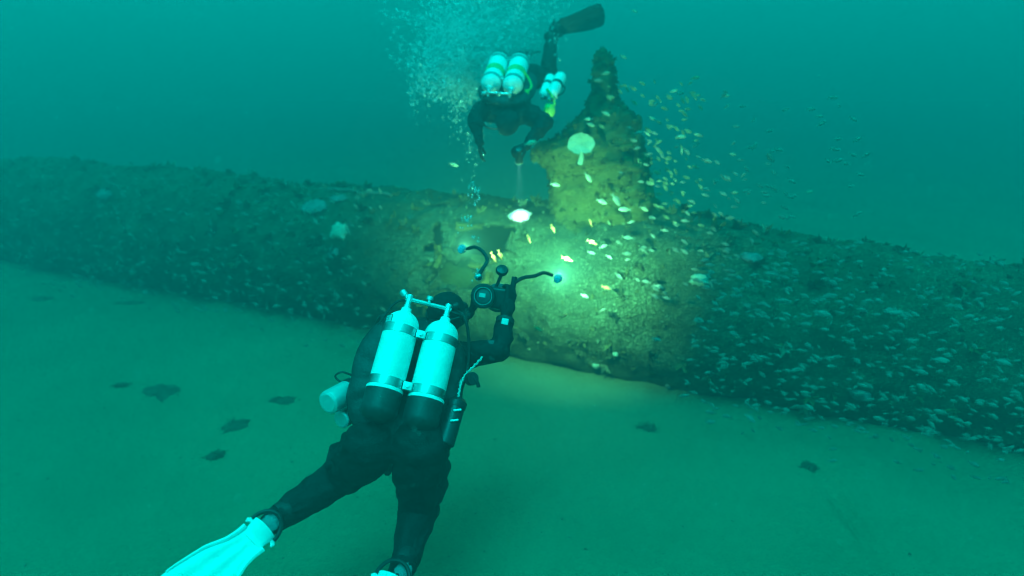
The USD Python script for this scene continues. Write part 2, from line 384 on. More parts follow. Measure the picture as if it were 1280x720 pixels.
# conning tower and the tapering periscope fairing, lofted from outlines that stand over the wreck's axis
def over_axis(row, lpx, rpx):
    k = -0.3256 + (360 - row) / FPX * 0.9455
    f = 6.136 / (1 + 0.3256 * k)
    xl, xr = (lpx - 640) / FPX * f, (rpx - 640) / FPX * f
    return CAM_H + f * k, ((xl + xr) / 2 - HC[0]) / HU[0], (xr - xl) / 2
def loft(rows, widths, n=72, sub=6, rough=0.05, seed=1, expo=2.4):
    L = np.array([over_axis(*r) for r in rows]); W = np.array(widths, float)
    k = np.linspace(0, len(L) - 1, (len(L) - 1) * sub + 1)
    z, s, h, w = [np.interp(k, np.arange(len(L)), c) for c in (*L.T, W)]
    ang = np.arange(n) * 2 * PI / n
    V = []
    for i in range(len(k)):
        a = math.sqrt(max(h[i] ** 2 - (HN[0] * w[i]) ** 2, 0.001)) / HU[0]
        ca, sa = np.cos(ang), np.sin(ang)
        rr = (np.abs(ca) ** expo + np.abs(sa) ** expo) ** (-1 / expo)
        P = HC + HU * (s[i] + a * ca * rr)[:, None] + HN * (w[i] * sa * rr)[:, None]
        P[:, 2] = z[i]; V.append(P)
    V = np.vstack(V); k2 = len(k); F = []
    for i in range(k2 - 1):
        for j in range(n):
            q = (j + 1) % n
            F.append([i * n + j, i * n + q, (i + 1) * n + q, (i + 1) * n + j])
    F = np.array(F); F = np.vstack([F[:, [0, 1, 2]], F[:, [0, 2, 3]]])
    top_c = V[-n:].mean(0); bot_c = V[:n].mean(0); nv = len(V)
    V = np.vstack([V, top_c, bot_c])
    F = np.vstack([F, [[nv, (k2 - 1) * n + j, (k2 - 1) * n + (j + 1) % n] for j in range(n)], [[nv + 1, (j + 1) % n, j] for j in range(n)]])
    t = trimesh.Trimesh(V, F, process=False)
    if rough:
        nrm = t.vertex_normals
        t.vertices = t.vertices + nrm * ((meshkit.fbm(t.vertices * 3.2, 4, seed) - 0.5) * rough * 1.6 + (meshkit.fbm(t.vertices * 14, 3, seed + 3) - 0.5) * rough * 0.9)[:, None]
    return t
tower = loft([(335, 676, 895), (322, 684, 874), (306, 689, 850), (290, 690, 838), (272, 690, 828), (255, 690, 820), (238, 690, 813), (222, 689, 808), (205, 688, 806), (196, 688, 803)],
             [0.88, 0.76, 0.64, 0.54, 0.48, 0.45, 0.43, 0.42, 0.41, 0.40], seed=5, rough=0.095)
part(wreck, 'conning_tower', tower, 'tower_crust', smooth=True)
rim = loft([(212, 690, 806), (203, 678, 806), (195, 670, 803), (186, 673, 801), (178, 686, 800), (171, 702, 797)], [0.40, 0.43, 0.44, 0.43, 0.38, 0.30], seed=9, rough=0.10)
part(wreck, 'tower_rim', rim, 'tower_crust', smooth=True)
mast = loft([(204, 694, 806), (190, 700, 803), (178, 706, 801), (166, 713, 799), (155, 721, 797), (146, 728, 793), (136, 732, 785), (126, 735, 778), (112, 738, 772), (95, 740, 769), (80, 742, 768), (70, 744, 766), (63, 748, 761), (60, 751, 757)],
            [0.40, 0.38, 0.35, 0.32, 0.29, 0.26, 0.23, 0.2, 0.16, 0.13, 0.11, 0.10, 0.07, 0.03], seed=14, rough=0.095)
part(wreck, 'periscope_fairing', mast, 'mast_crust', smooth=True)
# stub pipe and handrail remains beside the fairing
sp, thp, Pp = hull_at(780, 290)
part(wreck, 'stub_pipe', tube(spline([at(793, 205, 6.1), at(796, 178, 6.1), at(799, 152, 6.12), at(795, 146, 6.12)], 10), 0.035, 8), 'mast_crust')
# fallen jumping wire along the top of the plating, left of the tower
jw = []
for i, px in enumerate(np.linspace(428, 512, 9)):
    s_ = (at(px, 240, 7.9)[0] - HC[0]) / HU[0]
    Pw = hull_pt(np.array([s_]), np.array([math.radians(74)]), 0.03)[0]; jw.append(Pw + np.array([0, 0, 0.004 * math.sin(i * 1.3)]))
part(wreck, 'guard_wire', tube(spline(jw, 30), 0.012, 6), 'cable_pale')
# buckled plate lying inside the lower opening
h2 = hull_at(576, 343, -0.10)
if h2:
    px_, pz_ = HU, unit(-HN + np.array([0, 0, 0.55]))
    g = np.linspace(-1, 1, 15); A, B = np.meshgrid(g, g, indexing='ij')
    r2 = np.stack([A, B], -1); rad_ = np.maximum(1, (np.abs(A) ** 3 + np.abs(B) ** 3) ** (1 / 3))
    lx, ly = A / rad_ * 0.36, B / rad_ * 0.26
    bz = 0.05 * (lx / .3) ** 2 + (meshkit.fbm(np.stack([lx * 5, ly * 5, 0 * lx], -1), 3, 5) - 0.5) * 0.07
    yv = np.cross(pz_, px_)
    Vp = h2[2] - pz_ * 0.10 + lx[..., None] * px_ + ly[..., None] * yv + bz[..., None] * pz_
    ii = np.arange(225).reshape(15, 15); qf = np.stack([ii[:-1, :-1], ii[1:, :-1], ii[1:, 1:], ii[:-1, 1:]], -1).reshape(-1, 4)
    V2 = Vp.reshape(-1, 3); V3 = V2 - pz_ * 0.015
    part(wreck, 'buckled_plate', (np.vstack([V2, V3]), np.vstack([qf, qf[:, ::-1] + 225])), 'mast_crust', smooth=True)
rs_ = np.random.default_rng(12)
def shard(c, along, out, L, w, seed):
    x = unit(along); z = unit(np.asarray(out) - x * (np.asarray(out) @ x)); y = np.cross(z, x)
    g = np.linspace(-1, 1, 11); A, B = np.meshgrid(g, g, indexing='ij')
    e = 1 + (meshkit.fbm(np.stack([A * 2.5, B * 2.5, 0 * A + seed], -1), 3, seed) - .5) * .9
    Xs, Ys = A * L / 2 * e, B * w / 2 * e * (1 - .35 * A)
    Zs = .05 * A ** 2 + .03 * np.sin(B * 3 + seed) + (meshkit.fbm(np.stack([A * 4, B * 4, 0 * A + seed], -1), 3, seed + 2) - .5) * .08
    V = c + Xs[..., None] * x + Ys[..., None] * y + Zs[..., None] * z
    ii = np.arange(121).reshape(11, 11); q = np.stack([ii[:-1, :-1], ii[1:, :-1], ii[1:, 1:], ii[:-1, 1:]], -1).reshape(-1, 4)
    V1 = V.reshape(-1, 3); V2 = V1 - z * .02
    ring = np.concatenate([ii[:, 0], ii[-1, 1:], ii[-2::-1, -1], ii[0, -2:0:-1]])
    side = np.array([[ring[i], ring[i] + 121, ring[(i + 1) % len(ring)] + 121, ring[(i + 1) % len(ring)]] for i in range(len(ring))])
    return np.vstack([V1, V2]), np.vstack([q, q[:, ::-1] + 121, side])
for k, (px, py, L, w, ang) in enumerate([(548, 322, .26, .12, 80), (557, 362, .28, .11, 20), (611, 352, .22, .10, 70), (641, 307, .20, .09, 95), (590, 287, .30, .08, 5), (570, 322, .24, .10, -15), (604, 330, .26, .09, 12), (545, 345, .2, .08, 60)]):
    s_, th_, P_ = hull_at(px, py); n_ = -HN * math.cos(th_) + np.array([0, 0, math.sin(th_)]); up2 = np.cross(HU, n_) * -1
    P_ = hull_pt(np.array([s_]), np.array([th_]), .015)[0]
    a2 = math.radians(ang); part(wreck, 'torn_plate', shard(P_, HU * math.cos(a2) + up2 * math.sin(a2), n_ + rs_.normal(size=3) * .35, L, w, 60 + k), 'hull_crust' if k % 2 else 'tower_crust', smooth=True)
# turf, worm tubes and tufts growing on the steel: far too many to count
rng = np.random.default_rng(7)
def tuft(k, seed):
    r = np.random.default_rng(seed); ms = []
    for i in range(k):
        d = unit(r.normal(size=3) * [1, 1, 0.5] + [0, 0, 0.9]); L = r.uniform(0.5, 1.0); w = r.uniform(0.1, 0.22)
        a = unit(np.cross(d, r.normal(size=3))); b = np.cross(d, a)
        ms.append(trimesh.Trimesh([a * w, -a * w * .5 + b * w * .8, -a * w * .5 - b * w * .8, d * L, d * L * .6 + a * w * 1.4], [[0, 1, 3], [1, 2, 3], [2, 0, 3], [0, 4, 3], [0, 1, 4]], process=False))
    return cat_(ms)
def instancer(parent_path, name, protos, pts, nrm, scale, label=None, cat=None, kind='stuff'):
    path = parent_path + '/' + numbered(parent_path, name)
    pi = UsdGeom.PointInstancer.Define(stage, path)
    b = world_base(stage.GetPrimAtPath(parent_path)) if parent_path != '/World' else np.zeros(3)
    targets = []
    for i, (m_, mt_) in enumerate(protos):
        g_ = usdkit.mesh(stage, f'{path}/proto_{i:03d}', m_, '/World/Looks/' + mt_, smooth=False); targets.append(g_.GetPath())
    pi.CreatePrototypesRel().SetTargets(targets)
    r = np.random.default_rng(len(pts)); Q = []
    for n in nrm:
        n = unit(n); ax = np.cross([0, 0, 1.0], n); c = n[2]; spin = r.uniform(0, 2 * PI)
        qa = np.array([1 + c, *ax]) if c > -0.999 else np.array([0, 1, 0, 0]); qa = qa / np.linalg.norm(qa)
        qs = np.array([math.cos(spin / 2), 0, 0, math.sin(spin / 2)])
        w = qa[0] * qs[0] - qa[1:] @ qs[1:]; v = qa[0] * qs[1:] + qs[0] * qa[1:] + np.cross(qa[1:], qs[1:])
        Q.append(Gf.Quath(float(w), float(v[0]), float(v[1]), float(v[2])))
    pi.CreatePositionsAttr(Vt.Vec3fArray.FromNumpy((np.asarray(pts) - b).astype(np.float32)))
    pi.CreateOrientationsAttr(Vt.QuathArray(Q))
    sc = np.asarray(scale, np.float32); sc = np.repeat(sc[:, None], 3, 1) if sc.ndim == 1 else sc
    pi.CreateScalesAttr(Vt.Vec3fArray.FromNumpy(np.ascontiguousarray(sc)))
    pi.CreateProtoIndicesAttr(Vt.IntArray.FromNumpy(r.integers(0, len(protos), len(pts)).astype(np.int32)))
    tag(pi.GetPrim(), label, cat, None, kind)
    return pi
n_t = 7500
sv = rng.uniform(-10, 9, n_t); tv = np.radians(rng.uniform(-35, 120, n_t))
sel = np.ones(n_t, bool)
for (hs, ht, hw, ha, turn) in holes: sel &= ((sv - hs) / (hw * 1.25)) ** 2 + ((tv - ht) * RAD / (ha * 1.25)) ** 2 > 1
sv, tv = sv[sel], tv[sel]
pts = hull_pt(sv, tv); nr = -HN * np.cos(tv)[:, None] + np.array([0, 0, 1.0]) * np.sin(tv)[:, None]
cl = meshkit.fbm(pts * 1.7, 3, 77)
ok = pts[:, 2] > 0.03
instancer(str(wreck.GetPath()), 'encrusting_growth', [(tuft(9, 1), 'growth_pale'), (tuft(7, 2), 'growth_olive'), (tuft(12, 3), 'hull_crust'), (tuft(10, 4), 'hull_crust'), (tuft(8, 5), 'growth_olive')],
          pts[ok], nr[ok], (0.010 + 0.034 * rng.random(ok.sum()) ** 2.4 + 0.09 * (rng.random(ok.sum()) < 0.035)) * (0.6 + 1.1 * cl[ok]))
for nm, tm_, k in (('tower_growth', tower, 1500), ('rim_growth', rim, 420), ('fairing_growth', mast, 700)):
    P_, fi = trimesh.sample.sample_surface(tm_, k, seed=4)
    instancer(str(wreck.GetPath()), nm, [(tuft(8, 11), 'growth_olive'), (tuft(10, 12), 'mast_crust'), (tuft(9, 13), 'tower_crust')], P_, tm_.face_normals[fi], 0.015 + 0.05 * rng.random(k) ** 2)

# ------------------------------------------------------------------ sponges and fans on the wreck
def lump(w, h, d, seed, n=3):
    s = trimesh.creation.icosphere(n); v = s.vertices
    k = 1 + (meshkit.fbm(v * 1.7 + seed, 3, seed) - 0.5) * 0.7 + (meshkit.fbm(v * 4.5 + seed, 3, seed + 2) - 0.5) * 0.45
    s.vertices = v * k[:, None] * [w / 2, h / 2, d / 2]; return s
def fan(w, h, seed, notch=0.0, thick=0.03):
    """A fan-shaped sponge with a lobed outline, standing in its own xy plane on a short stalk at the origin."""
    k = 48; ang = np.linspace(-0.5 * PI, 1.5 * PI, k, endpoint=False)
    R = 1 + (meshkit.fbm(np.stack([np.cos(ang) * 2.6, np.sin(ang) * 2.6, 0 * ang + seed], -1), 3, seed) - 0.5) * 0.28
    R = R - notch * np.exp(-((ang + 0.5 * PI) / 0.25) ** 2)
    V, F = [], []
    rad = [0.0, 0.35, 0.7, 0.93, 1.0]
    for side in (1, -1):
        for r in rad:
            z = thick * math.sqrt(max(0, 1 - (r * 0.98) ** 2)) * side + 0.25 * h * r * r * math.cos(2 * 0) * (1 + 0.5 * math.sin(seed))
            V += [(w / 2 * r * R[j] * math.cos(ang[j]), h / 2 * r * R[j] * math.sin(ang[j]) + h * 0.62, z + 0.012 * meshkit.noise(np.array([[ang[j] * 3, r * 6, seed]]), seed)[0]) for j in range(k)]
    m = len(rad)
    for sd_ in (0, 1):
        for i in range(m - 1):
            for j in range(k):
                q = (j + 1) % k; b = sd_ * m * k
                f = [b + i * k + j, b + (i + 1) * k + j, b + (i + 1) * k + q, b + i * k + q]
                F.append(f if sd_ == 0 else f[::-1])
    for j in range(k):
        q = (j + 1) % k; F.append([(m - 1) * k + j, m * k + (m - 1) * k + j, m * k + (m - 1) * k + q, (m - 1) * k + q])
    F = np.array(F); return trimesh.Trimesh(np.array(V), np.vstack([F[:, [0, 1, 2]], F[:, [0, 2, 3]]]), process=True)
def facing(P):  # upright frame that looks at the camera
    z = unit(CAM - P); z = unit(z * [1, 1, 0.8]); x = unit(np.cross([0, 0, 1.0], z)); return x, np.cross(z, x), z
P0 = at(726, 196, 5.72)
fn = thing('fan_sponge', 'large round white fan sponge on a short stalk at the tower top', 'sponge', P0)
part(fn, 'fan', place(fan(0.25, 0.19, 3, 0.25, 0.022), P0 + [0, 0, 0.0], *facing(P0)), 'sponge_white')
part(fn, 'stalk', tube(spline([P0 + [0, 0.05, -0.07], P0 + [0.01, 0.02, 0.0], P0 + [0, 0, 0.06]], 8), [0.028, 0.027, 0.026, 0.025, 0.024, 0.022, 0.02, 0.018, 0.016][:9], 8), 'sponge_white')
def on_hull(px, py, off=0.02):
    s, th, P = hull_at(px, py); n = -HN * math.cos(th) + np.array([0, 0, math.sin(th)])
    return hull_pt(np.array([s]), np.array([th]), off)[0], n
def sponge(name, px, py, w, h, d, m_, label, seed, n=3):
    P, nn = on_hull(px, py)
    x, y, z = frame(nn, HU)
    return top(name, place(lump(w, h, d, seed, n), P, x, y, z), m_, label, 'sponge', smooth=60)
def blocky(px, py, w, h, label, m_, seed):
    """A thick squarish sponge with a scalloped lower edge, two deep notches and a dimpled face."""
    P, nn = on_hull(px, py, 0.03); x, y, z = frame(nn, HU)
    s = thing('plate_sponge', label, 'sponge', P)
    g = np.linspace(-1, 1, 25); A, B = np.meshgrid(g, g, indexing='ij')
    m_ax = np.maximum(np.abs(A), np.abs(B)); rr = np.maximum((np.abs(A) ** 4 + np.abs(B) ** 4) ** .25, 1e-6); k = m_ax / rr
    U, V_ = A * k, B * k
    wob = (meshkit.fbm(np.stack([A * 2.2, B * 2.2, 0 * A + seed], -1), 3, seed) - .5)
    nt = np.exp(-((A + .22) / .1) ** 2) + np.exp(-((A - .3) / .09) ** 2)
    V_ = np.where(V_ < 0, V_ * (1 - .16 * nt * (-V_)), V_)
    X_ = U * w / 2 * (1 + wob * .55); Y_ = V_ * h / 2 * (1 + wob * .6)
    H_ = .055 * (1 - m_ax ** 4) + .02 * (meshkit.fbm(np.stack([A * 5, B * 5, 0 * A + seed], -1), 3, seed + 4) - .5) - .02
    Vp = P + X_[..., None] * x + Y_[..., None] * y + H_[..., None] * z
    ii = np.arange(625).reshape(25, 25); qf = np.stack([ii[:-1, :-1], ii[1:, :-1], ii[1:, 1:], ii[:-1, 1:]], -1).reshape(-1, 4)
    V1 = Vp.reshape(-1, 3); V2 = (P + X_[..., None] * x * .8 + Y_[..., None] * y * .8 - z * .05).reshape(-1, 3)
    rg_ = np.concatenate([ii[:, 0], ii[-1, 1:], ii[-2::-1, -1], ii[0, -2:0:-1]])
    sd_ = np.array([[rg_[i], rg_[i] + 625, rg_[(i + 1) % len(rg_)] + 625, rg_[(i + 1) % len(rg_)]] for i in range(len(rg_))])
    part(s, 'plate', (np.vstack([V1, V2]), np.vstack([qf, qf[:, ::-1] + 625, sd_])), m_, smooth=True)
    part(s, 'holdfast', place(lump(w * .4, h * .4, .08, seed), P - z * .03, x, y, z), m_)
blocky(427, 291, 0.23, 0.20, 'pale squarish plate sponge on the dark hull, left of the camera diver', 'sponge_white', 8)
sponge('round_sponge', 420, 317, 0.14, 0.14, 0.08, 'sponge_grey', 'small dim round sponge just below the pale squarish sponge', 12)
blocky(875, 351, 0.17, 0.11, 'pale lobed sponge right of the lit hull patch', 'sponge_white', 21)
sponge('flat_sponge', 940, 318, 0.20, 0.11, 0.05, 'sponge_grey', 'dim grey flat sponge high on the hull right of the tower', 31)
sponge('flat_sponge', 393, 258, 0.36, 0.20, 0.03, 'sponge_grey', 'broad pale crust patch near the top of the left hull', 32)
sponge('flat_sponge', 425, 252, 0.22, 0.12, 0.03, 'sponge_grey', 'smaller pale crust patch beside the broad one on left hull', 33)
sponge('flat_sponge', 1076, 495, 0.17, 0.11, 0.06, 'sponge_grey', 'bluish grey sponge low on the right hull near the sand', 34)
sponge('flat_sponge', 134, 245, 0.3, 0.15, 0.05, 'sponge_grey', 'faint grey crust patch far left on the hull', 35)
sponge('torch_spot_crust', 650, 273, 0.23, 0.20, 0.05, 'torch_spot_white', 'ragged white crust under the far diver\'s torch, lit brightest of all', 44, 4)  # pale patch added where the beam lands, so the torch spot turns white
sponge('white_tuft', 746, 454, 0.09, 0.07, 0.05, 'sponge_white', 'little white tuft sponge at the foot of the lit hull', 36, 2)
sponge('white_tuft', 770, 440, 0.06, 0.05, 0.04, 'sponge_white', 'tiny pale tuft just right of the white tuft at hull foot', 37, 2)
sponge('white_tuft', 836, 477, 0.06, 0.05, 0.04, 'sponge_grey', 'tiny grey tuft low on the hull where the sand edge bends', 38, 2)

# ------------------------------------------------------------------ weed clumps on the sand
def clump(px, py, w, d, seed, label):
    P = ground(px, py); P[2] = sand_z(P[0], P[1])
    r = np.random.default_rng(seed)
    t = thing('weed_clump', label, 'weed', P)
    w, d = w * 1.25, d * 1.6
    k = 36; ang = np.arange(k) * 2 * PI / k
    edge = 0.5 * (1 + (meshkit.fbm(np.stack([np.cos(ang) * 1.6, np.sin(ang) * 1.6, 0 * ang + seed], -1), 3, seed) - .5) * 1.5)
    V, F_ = [], []
    for i, q in enumerate((0.02, .3, .55, .78, 1.0)):
        e = P + np.stack([np.cos(ang) * edge * q * w, np.sin(ang) * edge * q * d, 0.004 - 0.012 * (q == 1.0) + .03 * (1 - q * q) * (.4 + 1.1 * meshkit.noise(np.stack([np.cos(ang) * q * 4, np.sin(ang) * q * 4, 0 * ang + seed], -1), seed))], -1)
        V.append(e)
    for i in range(4):
        for j in range(k): F_.append([i * k + j, (i + 1) * k + j, (i + 1) * k + (j + 1) % k, i * k + (j + 1) % k])
    part(t, 'turf', (np.vstack(V), np.array(F_)), 'weed_dark', smooth=True)
    bl = []
    for i in range(70):
        q = math.sqrt(r.random()) * 1.25; j = r.integers(k)
        b_ = P + [math.cos(ang[j]) * edge[j] * q * w, math.sin(ang[j]) * edge[j] * q * d, 0.0]; m_ = tuft(4, int(r.integers(1e6)))
        bl.append(m_.apply_scale(r.uniform(.008, .02)).apply_translation(b_ + [0, 0, .004]))
    part(t, 'fronds', cat_(bl), 'weed_dark', smooth=False)
clump(199, 489, 0.30, 0.20, 41, 'ragged dark weed clump on sand, largest of those on the left')
clump(291, 532, 0.19, 0.16, 42, 'dark oval weed clump on the sand left of the camera diver')
clump(268, 569, 0.10, 0.07, 43, 'small dark weed scrap below the oval clump')
clump(353, 499, 0.24, 0.07, 44, 'thin streak of weed on sand near the side cylinders')
clump(152, 484, 0.11, 0.05, 45, 'faint small weed scrap left of the largest clump')
clump(52, 372, 0.25, 0.12, 46, 'dim weed clump at far left near the hull')
clump(810, 532, 0.14, 0.10, 47, 'faint dark weed clump on the sand below the lit hull')
clump(1012, 582, 0.10, 0.08, 48, 'small dark clump in a dip of the sand at right')
clump(165, 378, 0.5, 0.06, 49, 'long faint line of weed along the sand at left')

rs_ = np.random.default_rng(99); sp_ = []
while len(sp_) < 420:
    P = ground(rs_.uniform(-10, 1290), rs_.uniform(340, 730))
    if (P[0] - HC[0]) * HN[0] + (P[1] - HC[1]) * HN[1] < -.75: P[2] = sand_z(P[0], P[1]) + .002; sp_.append(P)
chip = trimesh.creation.icosphere(1); chip.vertices = chip.vertices * [1, .7, .3] + rs_.normal(size=chip.vertices.shape) * .12
instancer('/World', 'shell_grit', [(chip, 'growth_pale'), (chip, 'weed_dark')], np.array(sp_), np.tile([0, 0, 1.0], (420, 1)) + rs_.normal(size=(420, 3)) * .2, .003 + .011 * rs_.random(420) ** 3, 'shell grit and tiny bits of weed scattered over the sand', 'shell grit')

# ------------------------------------------------------------------ hands, bodies and gear
def hand(wrist, along, palm, side, curl=0.9, k=1.0):
    """A gloved hand: palm, four fingers of their own length curled towards the palm side, and a thumb from the palm's edge."""
    x = unit(along); z = unit(np.asarray(palm) - x * (np.asarray(palm) @ x)); y = np.cross(z, x) * side
    g = lambda a, b, c: np.asarray(wrist) + k * (x * a + y * b + z * c)
    ms = [hull((g(0, 0.018, 0), .021 * k), (g(0, -0.018, 0), .021 * k), (g(.085, .034, .004), .0145 * k), (g(.088, -.034, .004), .0135 * k))]
    for b, L in ((.033, .072), (.0115, .082), (-.0105, .077), (-.032, .060)):
        p = g(.084, b, .004); ang = 0.25 * curl
        for frac, r0, r1 in ((.45, .0105, .0098), (.31, .0098, .009), (.24, .009, .0078)):
            d = x * math.cos(ang) + z * math.sin(ang) + y * b * 0.8
            q = p + k * L * frac * d; ms.append(hull((p, r0 * k), (q, r1 * k))); p = q; ang += 0.75 * curl
    p = g(.022, .03, .006); d = unit(x * .6 + y * .7 + z * .35)
    for L, r0, r1 in ((.034, .0135, .012), (.03, .0118, .0105), (.024, .0105, .0085)):
        q = p + k * L * d; ms.append(hull((p, r0 * k), (q, r1 * k))); p = q; d = unit(d * 0.75 + z * .35 * curl + x * .3 - y * .12)
    m = Manifold.batch_boolean(ms, m3.OpType.Add).refine_to_length(0.005)
    t = to_tm(m); t.merge_vertices(); trimesh.smoothing.filter_taubin(t, iterations=6)
    return to_mf(t)
def diver_body(J, seed, fat=1.0, bulk=1.0):
    """One continuous suit figure from joints: trunk, tapered limbs, neck, head, booted feet, gloved hands."""
    L = lambda a, b, t: np.asarray(a) * (1 - t) + np.asarray(b) * t
    B = []
    sl, sr, hl, hr = J['shl'], J['shr'], J['hipl'], J['hipr']
    ch, wa, pe, nk, hd = J['chest'], J['waist'], J['pelvis'], J['neck'], J['head']
    dx = unit(sr - sl)
    B.append(hull((sl, .085), (sr, .085), (ch + dx * .09, .14), (ch - dx * .09, .14)))
    B.append(hull((ch + dx * .09, .14), (ch - dx * .09, .14), (wa + dx * .07, .13), (wa - dx * .07, .13)))
    B.append(hull((wa + dx * .07, .13), (wa - dx * .07, .13), (pe + dx * .08, .135), (pe - dx * .08, .135)))
    B.append(hull((sl, .07), (nk, .07), (sr, .07)))
    B.append(hull((nk, .066), (hd, .07)))
    up = unit(hd - nk); fw = J['face']
    B.append(hull((hd + up * .02, .098), (hd + fw * .035 - up * .035, .075), (hd + fw * .05 - up * .07, .05), (hd - fw * .02 + up * .03, .1)))
    for s in 'lr':
        h, k, a, toe = J['hip' + s], J['knee' + s], J['ank' + s], J['toe' + s]
        B.append(hull((pe, .13), (h, .14 * fat)))
        B.append(hull((h, .14 * fat), (L(h, k, .45), .128 * fat)))
        B.append(hull((L(h, k, .45), .128 * fat), (k, .098 * fat)))
        B.append(hull((k, .098 * fat), (L(k, a, .35), .09 * fat)))
        B.append(hull((L(k, a, .35), .09 * fat), (a, .062)))
        heel = a - unit(toe - a) * .04 + J['sole' + s] * .03
        B.append(hull((a, .058), (heel, .045), (L(a, toe, .55), .05), (toe, .038)))
        sh, e, w = J['sh' + s], J['elb' + s], J['wri' + s]
        B.append(hull((sh, .085 * bulk), (L(sh, e, .5), .07 * bulk))); B.append(hull((L(sh, e, .5), .07 * bulk), (e, .06 * bulk)))
        B.append(hull((e, .06 * bulk), (L(e, w, .35), .057 * bulk))); B.append(hull((L(e, w, .35), .057), (w, .036)))
    t = flesh(B, 0.018, 14, 0.021, seed, 12)
    m = to_mf(t)
    for s, side in (('l', -1), ('r', 1)):
        w = J['wri' + s]; hd_ = hand(w, J['hdir' + s], J['palm' + s], side * J.get('mirror', 1), J.get('curl' + s, .9), 1.08)
        m = m + hd_
    t = to_tm(m); t.merge_vertices(); return t
def tank_set(name, label, O, T, R, N, sep, r, L, white, boot=0.17, band=None, sticker=False):
    """Twin cylinders: O centre, T towards the valves, R to the right, N outwards from the diver's back."""
    t = thing(name, label, 'diving cylinders', O)
    x, y, z = R, np.cross(T, R), T
    for k in (-1, 1):
        o = O + R * sep / 2 * k
        lo, hi = -L / 2, L / 2
        prof = [(0.0001, lo + boot * .8), (r * .98, lo + boot * .8)] + [(r, zz) for zz in np.linspace(lo + boot * .8 + .01, hi - r * .95, 4)]
        prof += [(r * math.cos(a), hi - r * .95 + r * .95 * math.sin(a)) for a in np.linspace(.12, 1.2, 9)] + [(0.03, hi + .004), (0.028, hi + .02), (0.0001, hi + .02)]
        tk = part(t, 'tank', place(lathe(prof, 40), o, x, y, z), white, smooth=30)
        bp = [(0.0001, lo)] + [(r * 1.03 * math.sin(a), lo + .07 - .07 * math.cos(a)) for a in np.linspace(.15, PI / 2, 8)] + [(r * 1.035, lo + boot), (r * .9, lo + boot + .001)]
        part(t, 'boot', place(lathe(bp, 40), o, x, y, z), 'boot_black', smooth=30)
        part(tk, 'rim', place(lathe([(r * .9, lo + boot), (r * 1.05, lo + boot), (r * 1.055, lo + boot + .008), (r * 1.05, lo + boot + .014), (r * .9, lo + boot + .015)], 40), o, x, y, z), white, smooth=30)
        vp = [(0.0001, 0), (.02, 0), (.021, .022), (.017, .026), (.017, .06), (.02, .063), (.02, .085), (.0001, .087)]
        v = part(t, 'valve', place(lathe(vp, 16), o + T * (hi + .018), x, y, z), 'chrome', smooth=30)
        kn = lathe([(.0001, 0), (.013, 0), (.013, .02), (.02, .022), (.021, .05), (.016, .056), (.0001, .056)], 12)
        part(v, 'knob', place(kn, o + T * (hi + .085) + R * k * .008, *frame(R * k * .75 + T * .5 , N)), 'rubber_black' if k > 0 else 'chrome', smooth=30)
        part(v, 'outlet', place(lathe([(.0001, 0), (.014, 0), (.014, .04), (.0001, .04)], 12), o + T * (hi + .075), *frame(-N * 0.5 + T * .5, R)), 'chrome', smooth=30)
        if band:
            part(tk, 'stripe', place(lathe([(r * .9, 0), (r * 1.012, .0), (r * 1.012, .10), (r * .9, .10)], 32), o + T * 0.0, x, y, z), band, smooth=30)
    mp = [O + R * sep / 2 * k + T * (L / 2 + .078) for k in (-1, 1)]
    part(t, 'manifold', tube([mp[0] - R * .02, mp[0] * .7 + mp[1] * .3, mp[0] * .3 + mp[1] * .7, mp[1] + R * .02], .0125, 12), 'chrome', smooth=30)
    part(t, 'isolator_knob', place(lathe([(.0001, 0), (.01, 0), (.01, .022), (.02, .024), (.02, .045), (.0001, .047)], 14), (mp[0] + mp[1]) / 2, *frame(T * .9 + N * .2, R)), 'chrome', smooth=30)
    for zz in (L / 2 - r * 1.02 - .05, -L / 2 + boot + .02):
        bd = []
        for k in (-1, 1):
            bd.append(place(lathe([(r * .99, 0), (r * 1.02, .0), (r * 1.024, .003), (r * 1.024, .045), (r * 1.02, .048), (r * .99, .048)], 40), O + R * sep / 2 * k + T * zz, x, y, z))
        b = part(t, 'band', cat_(bd), 'steel', smooth=30)
        part(b, 'clamp_block', place(rbox(sep - 2 * r + .02, .05, .05, .006), O + T * (zz + .024) + N * r * .35, R, np.cross(T, R), T), 'steel', smooth=30)
        part(b, 'bolt', place(lathe([(.0001, 0), (.012, 0), (.012, .012), (.0001, .013)], 6), O + T * (zz + .024) + N * (r * .35 + .025), *frame(N, R)), 'chrome', smooth=False)
    if sticker:
        a0 = math.radians(150)
        def patch(a_, b_, z0, z1, rr, nn=8):
            V = []; F_ = []
            for i in range(nn + 1):
                an = a_ + (b_ - a_) * i / nn
                d_ = R * math.cos(an) + N * math.sin(an)
                V += [O - R * sep / 2 + d_ * rr + T * z0, O - R * sep / 2 + d_ * rr + T * z1]
            for i in range(nn): F_.append([2 * i, 2 * i + 1, 2 * i + 3, 2 * i + 2])
            return np.array(V), np.array(F_)
        zt = L / 2 - r * 1.0
        s_ = part(t, 'sticker', patch(math.radians(128), math.radians(166), zt - .005, zt + .04, r * 1.006), 'sticker', smooth=False)
        for (u0, u1, w0, w1) in ((128, 166, -.005, -.001), (128, 166, .036, .04), (128, 131, -.005, .04), (163, 166, -.005, .04), (144, 147, .004, .032), (150, 158, .010, .014), (150, 158, .022, .026)):
            part(s_, 'print_line', patch(math.radians(u0), math.radians(u1), zt + w0, zt + w1, r * 1.010, 5), 'sticker_line', smooth=False)
    return t
